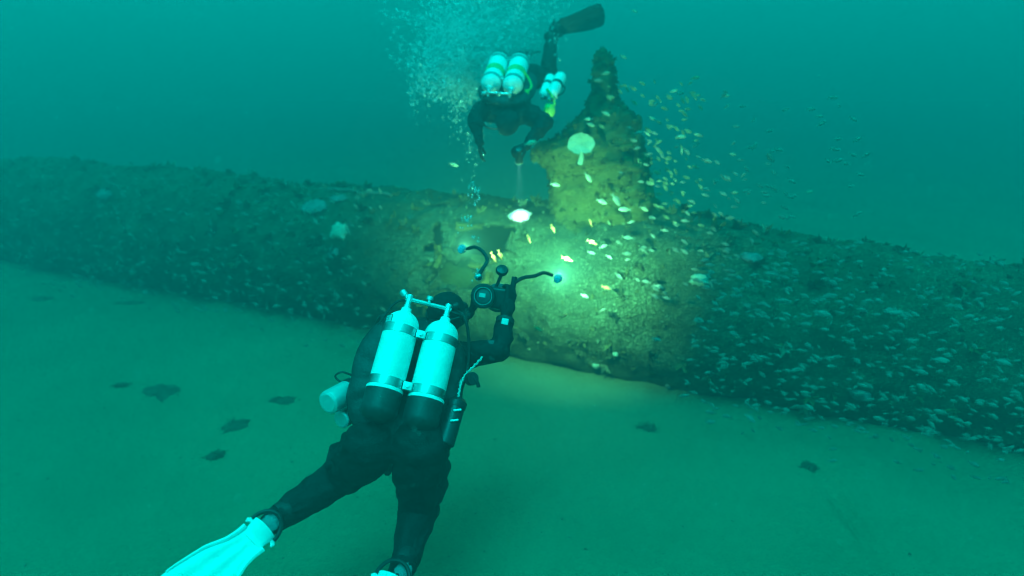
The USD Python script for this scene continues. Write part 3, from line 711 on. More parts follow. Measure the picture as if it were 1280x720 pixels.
def single_tank(name, label, a, b, r, m_, hint, valve=True, boot=False):
    """One cylinder from its base a to its valve end b."""
    a, b = np.asarray(a), np.asarray(b); L = np.linalg.norm(b - a); x, y, z = frame(b - a, hint)
    t = thing(name, label, 'diving cylinder', a)
    prof = [(0.0001, 0), (r * .75, 0), (r * .95, r * .12), (r, r * .35)] + [(r, L - r * 1.2)] + [(r * math.cos(q), L - r * 1.2 + r * 1.1 * math.sin(q)) for q in np.linspace(.15, 1.2, 7)] + [(.025, L), (.0001, L)]
    part(t, 'cylinder', place(lathe(prof, 32), a, x, y, z), m_, smooth=30)
    part(t, 'band', place(lathe([(r * .98, 0), (r * 1.03, 0), (r * 1.03, .05), (r * .98, .05)], 32), a + z * L * .38, x, y, z), 'rubber_black', smooth=30)
    v = part(t, 'valve', place(lathe([(.0001, 0), (.018, 0), (.018, .06), (.0001, .062)], 12), b, x, y, z), 'chrome', smooth=30)
    part(v, 'knob', place(lathe([(.0001, 0), (.018, 0), (.018, .04), (.0001, .04)], 10), b + z * .035, *frame(x, y)), 'rubber_black', smooth=30)
    part(t, 'strap', tube(spline([a + z * L * .4 + x * r, a + z * L * .5 + x * (r + .035), a + z * L * .75 + x * (r + .03), a + z * L * .95 + x * .03], 12), .008, 6), 'rubber_black')
    return t
def swim_fin(name, label, heel, toe, tip, normal, w0, w1, m_, dark, sole=None):
    """Blade from toe to tip with side rails, foot pocket and a heel strap loop; normal is the face turned up."""
    x = unit(tip - toe); z = unit(normal - x * (normal @ x)); y = np.cross(z, x); L = np.linalg.norm(tip - toe)
    t = thing(name, label, 'swim fin', toe)
    u = np.linspace(0, 1, 25); half = np.interp(u, [0, .1, .22, .4, .7, .92, 1], [w0 / 2, w0 / 2 * .96, w0 / 2 * 1.06, w1 / 2 * .78, w1 / 2 * .95, w1 / 2, w1 / 2 * .9])
    v = np.linspace(-1, 1, 13); U, Vv = np.meshgrid(u, v, indexing='ij'); H = half[:, None] * Vv
    end = 0.03 * (1 - np.abs(Vv) ** 2) * U ** 6
    up = 0.012 * np.sin(U * 5) + 0.006 * np.cos(Vv * PI * 3) * np.minimum(1, U * 3) - 0.05 * U ** 2
    top_ = toe + (U * L + end)[..., None] * x + H[..., None] * y + (up + .006)[..., None] * z
    bot_ = top_ - .010 * z
    k, l = U.shape; ii = np.arange(k * l).reshape(k, l); qf = np.stack([ii[:-1, :-1], ii[1:, :-1], ii[1:, 1:], ii[:-1, 1:]], -1).reshape(-1, 4)
    ring = np.concatenate([ii[:, 0], ii[-1, 1:], ii[-2::-1, -1], ii[0, -2:0:-1]])
    side = np.array([[ring[i], ring[(i + 1) % len(ring)], ring[(i + 1) % len(ring)] + k * l, ring[i] + k * l] for i in range(len(ring))])
    bl = part(t, 'blade', (np.vstack([top_.reshape(-1, 3), bot_.reshape(-1, 3)]), np.vstack([qf, qf[:, ::-1] + k * l, side])), m_, smooth=40)
    for sd_ in (0, -1):
        rail = top_[:20, sd_] + z * .004
        part(bl, 'rail', tube(rail, np.linspace(.014, .005, 20), 6), m_, smooth=40)
    # foot pocket: an open sleeve round the front of the foot
    ln = np.linalg.norm(toe - heel); fx = unit(toe - heel); fz = unit(normal - fx * (normal @ fx)); fy = np.cross(fz, fx)
    rings = []; n = 20
    for q in np.linspace(-.02, ln * .55, 7):
        g = q / (ln * .55); a_ = np.arange(n) * 2 * PI / n
        hw, hh = np.interp(g, [0, 1], [w0 * .42, w0 * .5]), np.interp(g, [0, 1], [.012, .062])
        rings.append(toe - fx * q + fy * (hw * np.cos(a_))[:, None] + fz * (hh * np.sin(a_) + .0)[:, None])
    V = np.vstack(rings + [toe[None] + fx * .03]); F_ = []
    for i in range(6):
        for j in range(n): F_.append([i * n + j, (i + 1) * n + j, (i + 1) * n + (j + 1) % n, i * n + (j + 1) % n])
    F_ = np.array(F_); F_ = np.vstack([F_[:, [0, 1, 2]], F_[:, [0, 2, 3]], [[7 * n, j, (j + 1) % n] for j in range(n)]])
    part(t, 'foot_pocket', trimesh.Trimesh(V, F_, process=False), m_, smooth=40)
    for sd_ in (-1, 1):  # buckle lugs at the pocket's sides
        part(t, 'buckle', tube([toe - fx * ln * .42 + fy * sd_ * w0 * .48, toe - fx * ln * .30 + fy * sd_ * w0 * .60, toe - fx * ln * .20 + fy * sd_ * w0 * .58], [.014, .012, .006], 6), m_)
    a_ = np.linspace(-PI / 2, PI / 2, 15)
    loop = toe - fx * ln * .45 + (-fx)[None] * (np.cos(a_) * ln * .78)[:, None] + fy * (np.sin(a_) * w0 * .52)[:, None] + fz * (.012 + .03 * np.cos(a_))[:, None]
    part(t, 'heel_strap', tube(loop, .011, 8), dark, smooth=40)
    return t

# ---- the camera diver in front
TA, TB = at(531, 399, 3.44), at(497, 531, 3.20)
T = unit(TA - TB); R = at(540, 455, 3.32) - at(487, 437, 3.30); R = unit(R - T * (R @ T)); N = np.cross(R, T)
O = (TA + TB) / 2; LT = np.linalg.norm(TA - TB) + 0.03
fp = lambda r, t, n: O + R * r + T * t + N * n
J = dict(pelvis=fp(0.01, -.37, -.27), waist=fp(0, -.19, -.27), chest=fp(0.01, .08, -.28), shl=fp(-.19, .22, -.28), shr=fp(.21, .20, -.28), neck=fp(.07, .33, -.29), head=fp(.115, .47, -.31),
         hipl=at(466, 556, 3.30), kneel=at(425, 597, 3.52), ankl=at(345, 648, 3.26), hipr=at(526, 560, 3.27), kneer=at(524, 636, 3.46), ankr=at(504, 708, 3.14))
J['toel'] = at(312, 676, 3.16); J['toer'] = at(486, 748, 3.02)
J['face'] = unit(at(610, 360, 4.2) - J['head'])
cup = unit(CAM - J['ankl'])
J['solel'] = cup; J['soler'] = cup
J['elbr'] = at(624, 438, 3.52); J['wrir'] = at(635, 383, 3.66); J['elbl'] = at(545, 408, 3.83); J['wril'] = at(585, 392, 3.95)
GRIP_R, GRIP_L = at(641, 360, 3.74), at(596, 372, 3.96)
J['hdirr'] = unit(at(643, 352, 3.72) - J['wrir']); J['palmr'] = unit(at(600, 365, 3.85) - J['wrir'])
J['hdirl'] = unit(at(606, 372, 3.97) - J['wril']); J['palml'] = unit(at(600, 340, 3.97) - J['wril'])
J['curlr'] = 1.25; J['curll'] = 1.2
pd = thing('person', 'camera diver in a black drysuit and white fins seen from behind, holding a housed camera', 'person', J['pelvis'])
body = diver_body(J, 3, 1.1, 1.05)
part(pd, 'body', body, 'suit_black', smooth=True)
hd, up_, fc = J['head'], unit(J['head'] - J['neck']), J['face']
rt = unit(np.cross(fc, up_))
def shell(center, up, fwd, rad, seed, back=True):
    s = trimesh.creation.icosphere(4); v = s.vertices.copy()
    x, y, z = unit(np.cross(fwd, up)), unit(fwd - up * (fwd @ up)), up
    w = v * np.array([rad * .93, rad * 1.08, rad * 1.1])
    w += v * ((meshkit.fbm(v * 4, 3, seed) - .5) * .012)[:, None]
    V = center + w[:, :1] * x + w[:, 1:2] * y + w[:, 2:] * z
    keep_ = ~((v[s.faces].mean(1)[:, 1] > .62) & (np.abs(v[s.faces].mean(1)[:, 2]) < .55))
    V, F_ = compact(V, s.faces[keep_]); return trimesh.Trimesh(V, F_, process=False)
part(pd, 'hood', shell(hd + up_ * .012, up_, fc, .122, 3), 'hood_black', smooth=True)
ms = [hull((hd + fc * .10 + rt * .05 + up_ * .03, .03), (hd + fc * .10 - rt * .05 + up_ * .03, .03), (hd + fc * .115 - up_ * .015, .026))]
mk = part(pd, 'mask', to_tm(ms[0]), 'rubber_black', smooth=40)
mstrap = [hd + up_ * .015 + (fc * math.cos(a_) * .128 + rt * math.sin(a_) * .118) for a_ in np.linspace(.5, 2 * PI - .5, 24)]
part(mk, 'mask_strap', tube(mstrap, .010, 6), 'rubber_black')
rg = part(pd, 'regulator', to_tm(hull((hd + fc * .14 - up_ * .065, .034), (hd + fc * .17 - up_ * .07, .03))), 'rubber_black', smooth=40)
part(rg, 'hose', tube(spline([fp(.1, LT / 2 + .08, -.02), fp(.2, .38, -.02), fp(.25, .42, -.2), hd + rt * .12 - up_ * .06 + fc * .08, hd + fc * .15 - up_ * .07], 24), .0095, 8), 'rubber_black')
# suit details: thigh pockets, knee pads, gauntlet, wrist slate, lighter sleeve panel
def pocket(a, b, out, w, h, d):
    z = unit(out); y = unit(np.asarray(b) - a); y = unit(y - z * (y @ z)); x = np.cross(y, z)
    m_ = place(rbox(w, h, d, .02).subdivide(), (np.asarray(a) + b) / 2, x, y, z); return m_
hr_, kr_ = J['hipr'], J['kneer']
pk = part(pd, 'thigh_pocket', pocket(hr_ * .75 + kr_ * .25 + RGT * .105, hr_ * .2 + kr_ * .8 + RGT * .082, RGT + N * .3, .17, .20, .06), 'suit_black', smooth=40)
part(pk, 'flap', pocket(hr_ * .66 + kr_ * .34 + RGT * .120, hr_ * .55 + kr_ * .45 + RGT * .118, RGT + N * .3, .175, .07, .062), 'suit_black', smooth=40)
hl_, kl_ = J['hipl'], J['kneel']
ol = unit(at(400, 560, 3.3) - at(440, 590, 3.4))
pk = part(pd, 'thigh_pocket', pocket(hl_ * .8 + kl_ * .2 + ol * .10, hl_ * .12 + kl_ * .88 + ol * .085, ol + N * .3, .16, .19, .06), 'suit_black', smooth=40)
part(pk, 'flap', pocket(hl_ * .7 + kl_ * .3 + ol * .112, hl_ * .6 + kl_ * .4 + ol * .11, ol + N * .3, .165, .07, .062), 'suit_black', smooth=40)
er, wr = J['elbr'], J['wrir']
sl_ = tube(spline([J['shr'] * .45 + er * .55, er * .88 + J['shr'] * .12, er * .98 + wr * .02], 8), [.073, .072, .071, .069, .068, .067, .066, .065, .064][:9], 16)
part(pd, 'sleeve_panel', sl_, 'suit_grey', smooth=True)
cf = er * .35 + wr * .65
ws = unit(CAM - cf); cx = frame(ws, unit(wr - er))
wc = part(pd, 'wrist_computer', place(rbox(.055, .06, .022, .006), cf + ws * .056, *cx), 'rubber_black', smooth=30)
part(wc, 'screen', place(rbox(.036, .040, .006, .002), cf + ws * .068, *cx), 'label_pale', smooth=30)
part(wc, 'wrist_strap', place(lathe([(.050, -.015), (.055, -.015), (.055, .015), (.050, .015)], 20), cf, *frame(unit(wr - er), ws)), 'rubber_black')
for s in 'lr':
    a_, k_, toe_ = J['ank' + s], J['knee' + s], J['toe' + s]
    part(pd, 'boot_cuff', place(lathe([(.060, -.03), (.069, -.03), (.072, 0), (.069, .03), (.060, .03)], 20), a_ * .88 + k_ * .12, *frame(unit(k_ - a_), N)), 'rubber_black', smooth=40)
    hl2 = a_ - unit(toe_ - a_) * .035
    part(pd, 'boot_sole', place(lump(.085, .10, .03, 5), hl2 + cup * .062 + unit(toe_ - a_) * .065, *frame(cup, np.cross(cup, unit(toe_ - a_)))), 'sole_grey', smooth=60)

# twin tanks, the wing and harness on his back
tank_set('twin_tanks', 'pair of white steel cylinders with black boots on the camera diver\'s back', O, T, R, N, .225, .0955, LT, 'tank_white', sticker=True)
ng = 72
def torus_wing(c, rx, ry, thick, hole, seed):
    V, F_ = [], []; nn, mm = 72, 20
    for i in range(nn):
        a_ = 2 * PI * i / nn; sx, sy = math.cos(a_), math.sin(a_)
        ex = 2.6; rr = (abs(sx) ** ex + abs(sy) ** ex) ** (-1 / ex)
        for j in range(mm):
            b_ = 2 * PI * j / mm; q = .5 * (1 + hole) + .5 * (1 - hole) * math.cos(b_)
            bul = thick * math.sin(b_) * (1 + .12 * math.sin(a_ * 17 + seed))
            V.append(c + R * rx * sx * rr * q + T * ry * sy * rr * q + N * bul)
    for i in range(nn):
        for j in range(mm):
            F_.append([i * mm + j, ((i + 1) % nn) * mm + j, ((i + 1) % nn) * mm + (j + 1) % mm, i * mm + (j + 1) % mm])
    F_ = np.array(F_); t = trimesh.Trimesh(np.array(V), np.vstack([F_[:, [0, 1, 2]], F_[:, [0, 2, 3]]]), process=False)
    t.fix_normals(); t.vertices = t.vertices + t.vertex_normals * ((meshkit.fbm(t.vertices * 9, 3, seed) - .5) * .03)[:, None]; return t
wg = thing('buoyancy_wing', 'black buoyancy wing and steel backplate behind the white twin cylinders', 'dive harness', fp(0, 0, -.12))
part(wg, 'wing', torus_wing(fp(-.005, -.035, -.105), .315, .37, .062, .25, 4), 'wing_black', smooth=True)
part(wg, 'backplate', place(rbox(.26, .40, .012, .005), fp(0, 0, -.155), R, T, N), 'steel', smooth=30)
part(wg, 'shoulder_strap', tube(spline([fp(.07, .2, -.16), fp(.13, .32, -.2), fp(.15, .3, -.36), fp(.15, .1, -.45)], 16), .018, 6), 'rubber_black')
part(wg, 'shoulder_strap', tube(spline([fp(-.07, .2, -.16), fp(-.1, .32, -.2), fp(-.13, .3, -.36), fp(-.14, .1, -.45)], 16), .018, 6), 'rubber_black')
part(wg, 'inflator_hose', tube(spline([fp(-.18, .22, -.1), fp(-.24, .3, -.14), fp(-.26, .24, -.28), fp(-.2, .1, -.42)], 20), .016, 8), 'rubber_black')
part(wg, 'regulator_hose', tube(spline([fp(.1, LT / 2 + .09, -.03), fp(.22, LT / 2 + .06, -.03), fp(.30, .15, -.10), fp(.285, -.15, -.12), fp(.26, -.3, -.2)], 30), .009, 8), 'rubber_black')
part(wg, 'gauge_hose', tube(spline([fp(-.1, LT / 2 + .09, -.03), fp(-.2, LT / 2 + .03, -.05), fp(-.285, .05, -.12), fp(-.27, -.2, -.2)], 30), .007, 8), 'rubber_black')
part(wg, 'crotch_strap', tube(spline([fp(0, -.3, -.13), fp(0.01, -.45, -.1), fp(.01, -.53, -.2)], 12), .02, 6), 'rubber_black')

# two slim stage cylinders clipped along his left side
single_tank('stage_cylinder', 'upper of two pale stage cylinders clipped on the camera diver\'s left side', at(409, 504, 3.26), at(470, 470, 3.62), .066, 'tank_silver', N)
single_tank('stage_cylinder', 'lower of two pale stage cylinders clipped on the camera diver\'s left side', at(426, 525, 3.34), at(478, 492, 3.72), .05, 'tank_silver', N)
rr_ = thing('coiled_hose', 'thin black hose looped above the pale stage cylinders', 'hose', at(425, 478, 3.4))
part(rr_, 'loop', tube(spline([at(442, 470, 3.42), at(428, 465, 3.4), at(419, 470, 3.4), at(426, 477, 3.4), at(440, 476, 3.42), at(446, 480, 3.45)], 24), .006, 6), 'rubber_black')
# lamp battery canister on his right hip with two pale bands, cord and a dangling reel
ca, cb = at(556, 556, 3.24), at(573, 498, 3.36); cx = frame(cb - ca, N); Lc = np.linalg.norm(cb - ca)
cn = thing('battery_canister', 'black lamp battery canister with two pale clips on the diver\'s right hip', 'canister', ca)
part(cn, 'can', place(lathe([(.0001, 0), (.046, 0), (.05, .006), (.05, Lc * .8), (.046, Lc * .82), (.0001, Lc * .82)], 24), ca, *cx), 'housing_black', smooth=30)
part(cn, 'lid', place(lathe([(.0001, 0), (.054, 0), (.056, .03), (.04, .05), (.0001, .052)], 24), ca + cx[2] * Lc * .8, *cx), 'housing_black', smooth=30)
for q in (.52, .74):
    part(cn, 'clip', place(rbox(.045, .012, .014, .004), ca + cx[2] * Lc * q + unit(CAM - ca) * .055 + R * .012, *frame(N, R * .9 + T * .3)), 'label_pale', smooth=30)
cord = top('lamp_cord', tube(spline([at(606, 443, 3.5), at(594, 456, 3.46), at(582, 468, 3.42), at(576, 480, 3.38), at(573, 494, 3.34), at(567, 510, 3.3)], 40) + np.array([0.004 * np.array([math.sin(i * 2.2), 0, math.cos(i * 2.2)]) for i in range(len(spline([at(606, 443, 3.5), at(594, 456, 3.46), at(582, 468, 3.42), at(576, 480, 3.38), at(573, 494, 3.34), at(567, 510, 3.3)], 40)))]), .0065, 6),
           'rope_pale', 'pale twisted cord running from the diver\'s right elbow to the hip canister', 'cord')
rl = thing('dive_reel', 'small dark reel dangling beside the diver\'s right hip cord', 'reel', at(587, 475, 3.42))
part(rl, 'spool', place(lathe([(.0001, 0), (.035, 0), (.037, .006), (.02, .01), (.02, .03), (.037, .034), (.035, .04), (.0001, .04)], 20), at(587, 474, 3.42), *frame([.5, -.6, .4], [0, 0, 1])), 'housing_black', smooth=30)
part(rl, 'handle', tube(spline([at(580, 472, 3.42), at(590, 470, 3.4), at(597, 479, 3.4), at(598, 484, 3.4)], 10), .011, 8), 'housing_black')
part(rl, 'clip', tube(spline([at(583, 476, 3.41), at(577, 474, 3.4), at(574, 480, 3.38)], 8), .006, 6), 'steel')

# his fins
dL = at(203, 764, 2.84); nl = unit(unit(CAM - dL) + np.array([0, 0, .25]))
swim_fin('swim_fin', 'white swim fin on the camera diver\'s left foot, blade running out at bottom left', at(341, 651, 3.20), at(318, 672, 3.12), dL, nl, .155, .30, 'fin_white', 'rubber_black')
dR = at(440, 880, 2.70)
swim_fin('swim_fin', 'white swim fin on the camera diver\'s right foot, cut by the bottom edge', at(496, 712, 3.06), at(483, 739, 2.97), dR, unit(unit(CAM - dR) + np.array([0.1, 0, .25])), .16, .26, 'fin_white', 'rubber_black')

# the housed camera with its two lamp arms
C = at(612, 371, 3.84); vz = unit(CAM - C); cz = unit(vz * 1.0 + RGT * -.12); cxx = unit(np.cross([0.12, 0, 1.0], cz)); cyy = np.cross(cz, cxx)
rig = thing('underwater_camera', 'black housed camera with two lamp arms held by the foreground diver', 'camera', C)
hs = part(rig, 'housing', place(rbox(.19, .135, .12, .02), C + cxx * .045 - cz * .02, cxx, cyy, cz), 'housing_black', smooth=40)
vf = part(rig, 'viewfinder', place(lathe([(.0001, 0), (.072, 0), (.078, .008), (.078, .045), (.070, .055), (.058, .056), (.050, .04), (.0001, .038)], 36), C - cxx * .03 + cz * .035, cxx, cyy, cz), 'housing_black', smooth=30)
part(vf, 'glass', place(lathe([(.0001, .006), (.03, .004), (.045, 0), (.0001, -.002)], 30), C - cxx * .03 + cz * .078, cxx, cyy, cz), 'glass_dark', smooth=60)
part(vf, 'inner_ring', place(lathe([(.052, 0), (.056, 0), (.056, .004), (.052, .004)], 36), C - cxx * .03 + cz * .089, cxx, cyy, cz), 'steel', smooth=30)
part(vf, 'eyepiece', place(rbox(.04, .026, .006, .002), C - cxx * .036 + cz * .083 + cyy * .004, cxx, cyy, cz), 'sticker', smooth=30)
part(rig, 'dome_port', place(lathe([(.0001, 0), (.07, 0), (.08, .05), (.095, .06)] + [(.095 * math.cos(q), .06 + .08 * math.sin(q)) for q in np.linspace(.1, 1.5, 8)] + [(.0001, .14)], 32), C + cxx * .04 - cz * .08, cxx, -cyy, -cz), 'glass_dark', smooth=50)
for nm_, gp, k in (('handle', GRIP_R, 1), ('handle', GRIP_L, -1)):
    hb = part(rig, nm_, tube(spline([gp - cyy * .065, gp, gp + cyy * .07], 8), .017, 10), 'housing_black', smooth=40)
    part(hb, 'bracket', tube([gp - cyy * .06, C + cxx * (.045 + k * .09) - cyy * .05 - cz * .02], .011, 8), 'housing_black')
    part(hb, 'bracket', tube([gp + cyy * .06, C + cxx * (.045 + k * .09) + cyy * .05 - cz * .02], .011, 8), 'housing_black')
st = part(rig, 'focus_knob', place(lathe([(.0001, 0), (.02, .0), (.037, .012), (.04, .028), (.034, .04), (.0001, .046)], 24), at(627, 341, 3.83), *frame(unit(np.array([.1, -.55, .8])), RGT)), 'housing_black', smooth=40)
part(st, 'stem', tube([at(627, 343, 3.83), at(623, 352, 3.84), at(619, 362, 3.85)], .011, 8), 'housing_black')
def beads(path, r):
    """Ball-jointed flexible arm: a chain of beads."""
    P_ = spline(path, 60); seg = np.r_[0, np.cumsum(np.linalg.norm(np.diff(P_, axis=0), axis=1))]
    n_ = int(seg[-1] / (r * 1.5)); q = np.linspace(0, seg[-1], n_ * 6)
    P2 = np.stack([np.interp(q, seg, P_[:, i]) for i in range(3)], 1)
    return tube(P2, r * (0.78 + .22 * np.abs(np.cos(np.arange(n_ * 6) * PI / 6))), 10)
arm1 = [at(598, 346, 3.86), at(602, 338, 3.95), at(609, 326, 4.08), at(604, 315, 4.2), at(594, 309, 4.32), at(584, 311, 4.42)]
arm2 = [at(641, 358, 3.76), at(645, 352, 3.85), at(655, 347, 4.02), at(668, 345, 4.2), at(680, 341, 4.38), at(690, 344, 4.5)]
def lamp(arm, head, aim, label_, cone, power, arm_r):
    a_ = part(rig, 'lamp_arm', beads(arm, arm_r), 'housing_black', smooth=50)
    d = unit(aim - head); x_, y_, z_ = frame(d, [0.1, 0, 1])
    hd_ = part(rig, 'lamp_head', place(lathe([(.0001, 0), (.02, .002), (.026, .012), (.029, .03), (.029, .07), (.033, .075), (.033, .085), (.027, .086)], 24), head - d * .045, x_, y_, z_), 'light_blue', smooth=35, label=label_)
    part(hd_, 'lens', place(lathe([(.0001, 0), (.027, 0), (.027, .004), (.0001, .006)], 20), head + d * .036, x_, y_, z_), 'lamp_lens', smooth=35)
    L_ = UsdLux.SphereLight.Define(stage, str(rig.GetPath()) + '/' + numbered(str(rig.GetPath()), 'lamp_light'))
    L_.CreateRadiusAttr(.02); L_.CreateNormalizeAttr(True); L_.CreateIntensityAttr(power); L_.CreateColorAttr(Gf.Vec3f(*LAMP_COL))
    sh = UsdLux.ShapingAPI.Apply(L_.GetPrim()); sh.CreateShapingConeAngleAttr(cone); sh.CreateShapingConeSoftnessAttr(1.0)
    zz = -d; xx = unit(np.cross([0, 0, 1.0], zz)); yy = np.cross(zz, xx)
    L_.AddTransformOp().Set(mtx(head + d * .075 - C, xx, yy, zz))
LAMP_COL = (0.40, 1.0, 0.45)
lamp(arm1, at(577, 312, 4.45), at(610, 284, 6.6), 'pale blue lamp head on the left arm', 40, 30.0, .0135)
lamp(arm2, at(697, 349, 4.55), at(714, 316, 6.1), 'pale blue lamp head on the right arm', 57, 46.0, .0135)
part(rig, 'arm_clamp', place(lump(.045, .045, .045, 6, 2), at(598, 346, 3.85), cxx, cyy, cz), 'steel', smooth=50)
part(rig, 'arm_clamp', place(lump(.04, .04, .04, 7, 2), at(641, 358, 3.75), cxx, cyy, cz), 'housing_black', smooth=50)

# ---- the far diver, head down and facing the camera
GA, GB = at(625, 113, 5.92), at(639, 71, 6.42)
T2 = unit(GA - GB); R2 = at(640, 108, 5.95) - at(613, 110, 5.93); R2 = unit(R2 - T2 * (R2 @ T2)); N2 = -np.cross(R2, T2)
O2 = (GA + GB) / 2
gp_ = lambda r, t, n: O2 + R2 * r + T2 * t + N2 * n
K = dict(pelvis=gp_(.03, -.38, -.26), waist=gp_(.03, -.18, -.27), chest=gp_(.05, .2, -.3), shl=gp_(-.19, .36, -.24), shr=gp_(.30, .36, -.24), neck=gp_(.06, .42, -.27), head=gp_(.09, .52, -.25),
         hipl=gp_(-.08, -.45, -.26), hipr=gp_(.16, -.45, -.26), kneer=at(684, 97, 6.82), ankr=at(690, 46, 6.86), toer=at(702, 34, 6.86), kneel=at(642, 84, 7.0), ankl=at(650, 78, 7.4), toel=at(655, 70, 7.5))
K['face'] = unit(np.array([-.05, -.88, -.42]))
K['soler'] = np.array([-.5, 0, .8]); K['solel'] = np.array([0, 0, 1.0])
K['elbl'] = at(594, 148, 5.78); K['wril'] = at(599, 178, 5.66); K['elbr'] = at(681, 153, 5.72); K['wrir'] = at(657, 183, 5.58)
K['hdirl'] = unit(np.array([.05, -.2, -.9])); K['palml'] = np.array([1.0, 0, 0]); K['curll'] = .5
K['hdirr'] = unit(at(646, 187, 5.56) - K['wrir']); K['palmr'] = np.array([0.1, 0.5, -.8]); K['curlr'] = 1.3; K['mirror'] = -1
fd = thing('person', 'far diver in a black suit facing the camera head down with a hand torch', 'person', K['pelvis'])
body2 = diver_body(K, 8, .98, 1.18)
part(fd, 'body', body2, 'suit_black', smooth=True)
hd, up_, fc = K['head'], unit(K['head'] - K['neck']), K['face']
rt = unit(np.cross(fc, up_)); fc = unit(fc - up_ * (fc @ up_) * .5)
part(fd, 'hood', shell(hd + up_ * .012, up_, fc, .122, 5), 'hood_black', smooth=True)
mk = part(fd, 'mask', to_tm(hull((hd + fc * .09 + rt * .05, .032), (hd + fc * .09 - rt * .05, .032), (hd + fc * .105 - up_ * .03, .026))), 'rubber_black', smooth=40)
for k in (-1, 1):
    part(mk, 'lens', place(rbox(.05, .04, .004, .0015), hd + fc * .123 + rt * .034 * k, *frame(fc, rt)), 'chrome' if k < 0 else 'glass_dark', smooth=30)
rg = part(fd, 'regulator', to_tm(hull((hd + fc * .13 - up_ * .07, .036), (hd + fc * .165 - up_ * .075, .03))), 'rubber_black', smooth=40)
part(rg, 'hose', tube(spline([gp_(-.1, .36, -.02), gp_(-.16, .5, -.05), gp_(-.12, .6, -.25), hd + fc * .15 - up_ * .07], 24), .0095, 8), 'rubber_black')
part(rg, 'cover', place(lathe([(.0001, 0), (.03, 0), (.028, .008), (.0001, .01)], 16), hd + fc * .19 - up_ * .075, *frame(fc, rt)), 'steel', smooth=30)
tank_set('twin_tanks', 'pair of white cylinders with green stripes on the far diver\'s back', O2, T2, R2, N2, .215, .10, .68, 'tank_white', boot=.10, band='green_band')
R_, T_, N_ = R, T, N; R, T, N = R2, T2, N2
wg = thing('buoyancy_wing', 'black buoyancy wing behind the green striped cylinders', 'dive harness', gp_(0, 0, -.12))
part(wg, 'wing', torus_wing(gp_(.03, .04, -.12), .29, .38, .06, .2, 9), 'wing_black', smooth=True)
part(wg, 'backplate', place(rbox(.26, .40, .012, .005), gp_(0, 0, -.16), R, T, N), 'steel', smooth=30)
part(wg, 'inflator_hose', tube(spline([gp_(.18, .2, -.1), gp_(.25, .34, -.12), gp_(.28, .3, -.3)], 16), .016, 8), 'rubber_black')
R, T, N = R_, T_, N_
single_tank('stage_cylinder', 'outer pale stage cylinder beside the far diver\'s hip', at(701, 96, 6.35), at(688, 122, 6.05), .062, 'tank_white', RGT)
single_tank('stage_cylinder', 'inner pale stage cylinder beside the far diver\'s hip', at(688, 97, 6.40), at(679, 120, 6.1), .05, 'tank_white', RGT)
def yellow_reg(px, py, f, r, label):
    P_ = at(px, py, f); t = thing('stage_regulator', label, 'regulator', P_)
    part(t, 'body', place(lump(r * 2, r * 2.4, r * 1.3, 5, 2), P_, RGT, unit(np.cross(unit(CAM - P_), RGT)), unit(CAM - P_)), 'yellow_green', smooth=50)
    part(t, 'hose', tube(spline([P_, P_ + [.05, 0.03, .06], P_ + [.02, .08, .14], P_ + [-.03, .1, .2]], 14), .012, 6), 'yellow_green')
yellow_reg(687, 138, 6.0, .055, 'larger yellow green regulator hanging under the far diver\'s stage cylinders')
yellow_reg(658, 116, 6.05, .028, 'small yellow green regulator beside the far diver\'s right tank')
tip2 = at(753, 20, 6.75)
swim_fin('swim_fin', 'dark swim fin raised at the top of the picture on the far diver\'s leg', at(690, 40, 6.86), at(701, 33, 6.84), tip2, unit(np.array([-.1, -.9, -.35])), .16, .25, 'wing_black', 'rubber_black')
swim_fin('swim_fin', 'dark swim fin mostly hidden behind the far diver\'s tanks', at(650, 76, 7.42), at(655, 70, 7.5), at(668, 58, 8.05), unit(np.array([0, -.5, .8])), .15, .22, 'wing_black', 'rubber_black')
# his torch, lit, pointing down at the plating
ta, tb = at(650, 184, 5.55), at(648.7, 202, 5.60)
aim = hull_at(650, 274)[2]
dt_ = unit(aim - tb); fx_ = frame(dt_, RGT); ta = tb - dt_ * .17
tor = thing('dive_torch', 'lit hand torch in the far diver\'s hand shining down on the hull', 'torch', ta)
part(tor, 'barrel', place(lathe([(.0001, 0), (.022, 0), (.024, .01), (.024, .11), (.033, .13), (.035, .168), (.031, .17)], 20), ta, *fx_), 'housing_black', smooth=30)
part(tor, 'lens', place(lathe([(.0001, 0), (.031, 0), (.031, .003), (.0001, .005)], 20), ta + dt_ * .166, *fx_), 'torch_lens', smooth=30)
part(tor, 'bezel', place(lathe([(.031, 0), (.037, 0), (.037, .012), (.031, .012)], 20), ta + dt_ * .16, *fx_), 'chrome', smooth=30)
L_ = UsdLux.SphereLight.Define(stage, str(tor.GetPath()) + '/torch_light')
L_.CreateRadiusAttr(.012); L_.CreateNormalizeAttr(True); L_.CreateIntensityAttr(26.0); L_.CreateColorAttr(Gf.Vec3f(1, .97, .9))
sh = UsdLux.ShapingAPI.Apply(L_.GetPrim()); sh.CreateShapingConeAngleAttr(7.5); sh.CreateShapingConeSoftnessAttr(1.0)
zz = -dt_; xx = unit(np.cross([0, 0, 1.0], zz)); L_.AddTransformOp().Set(mtx(tb + dt_ * .02 - ta, xx, np.cross(zz, xx), zz))

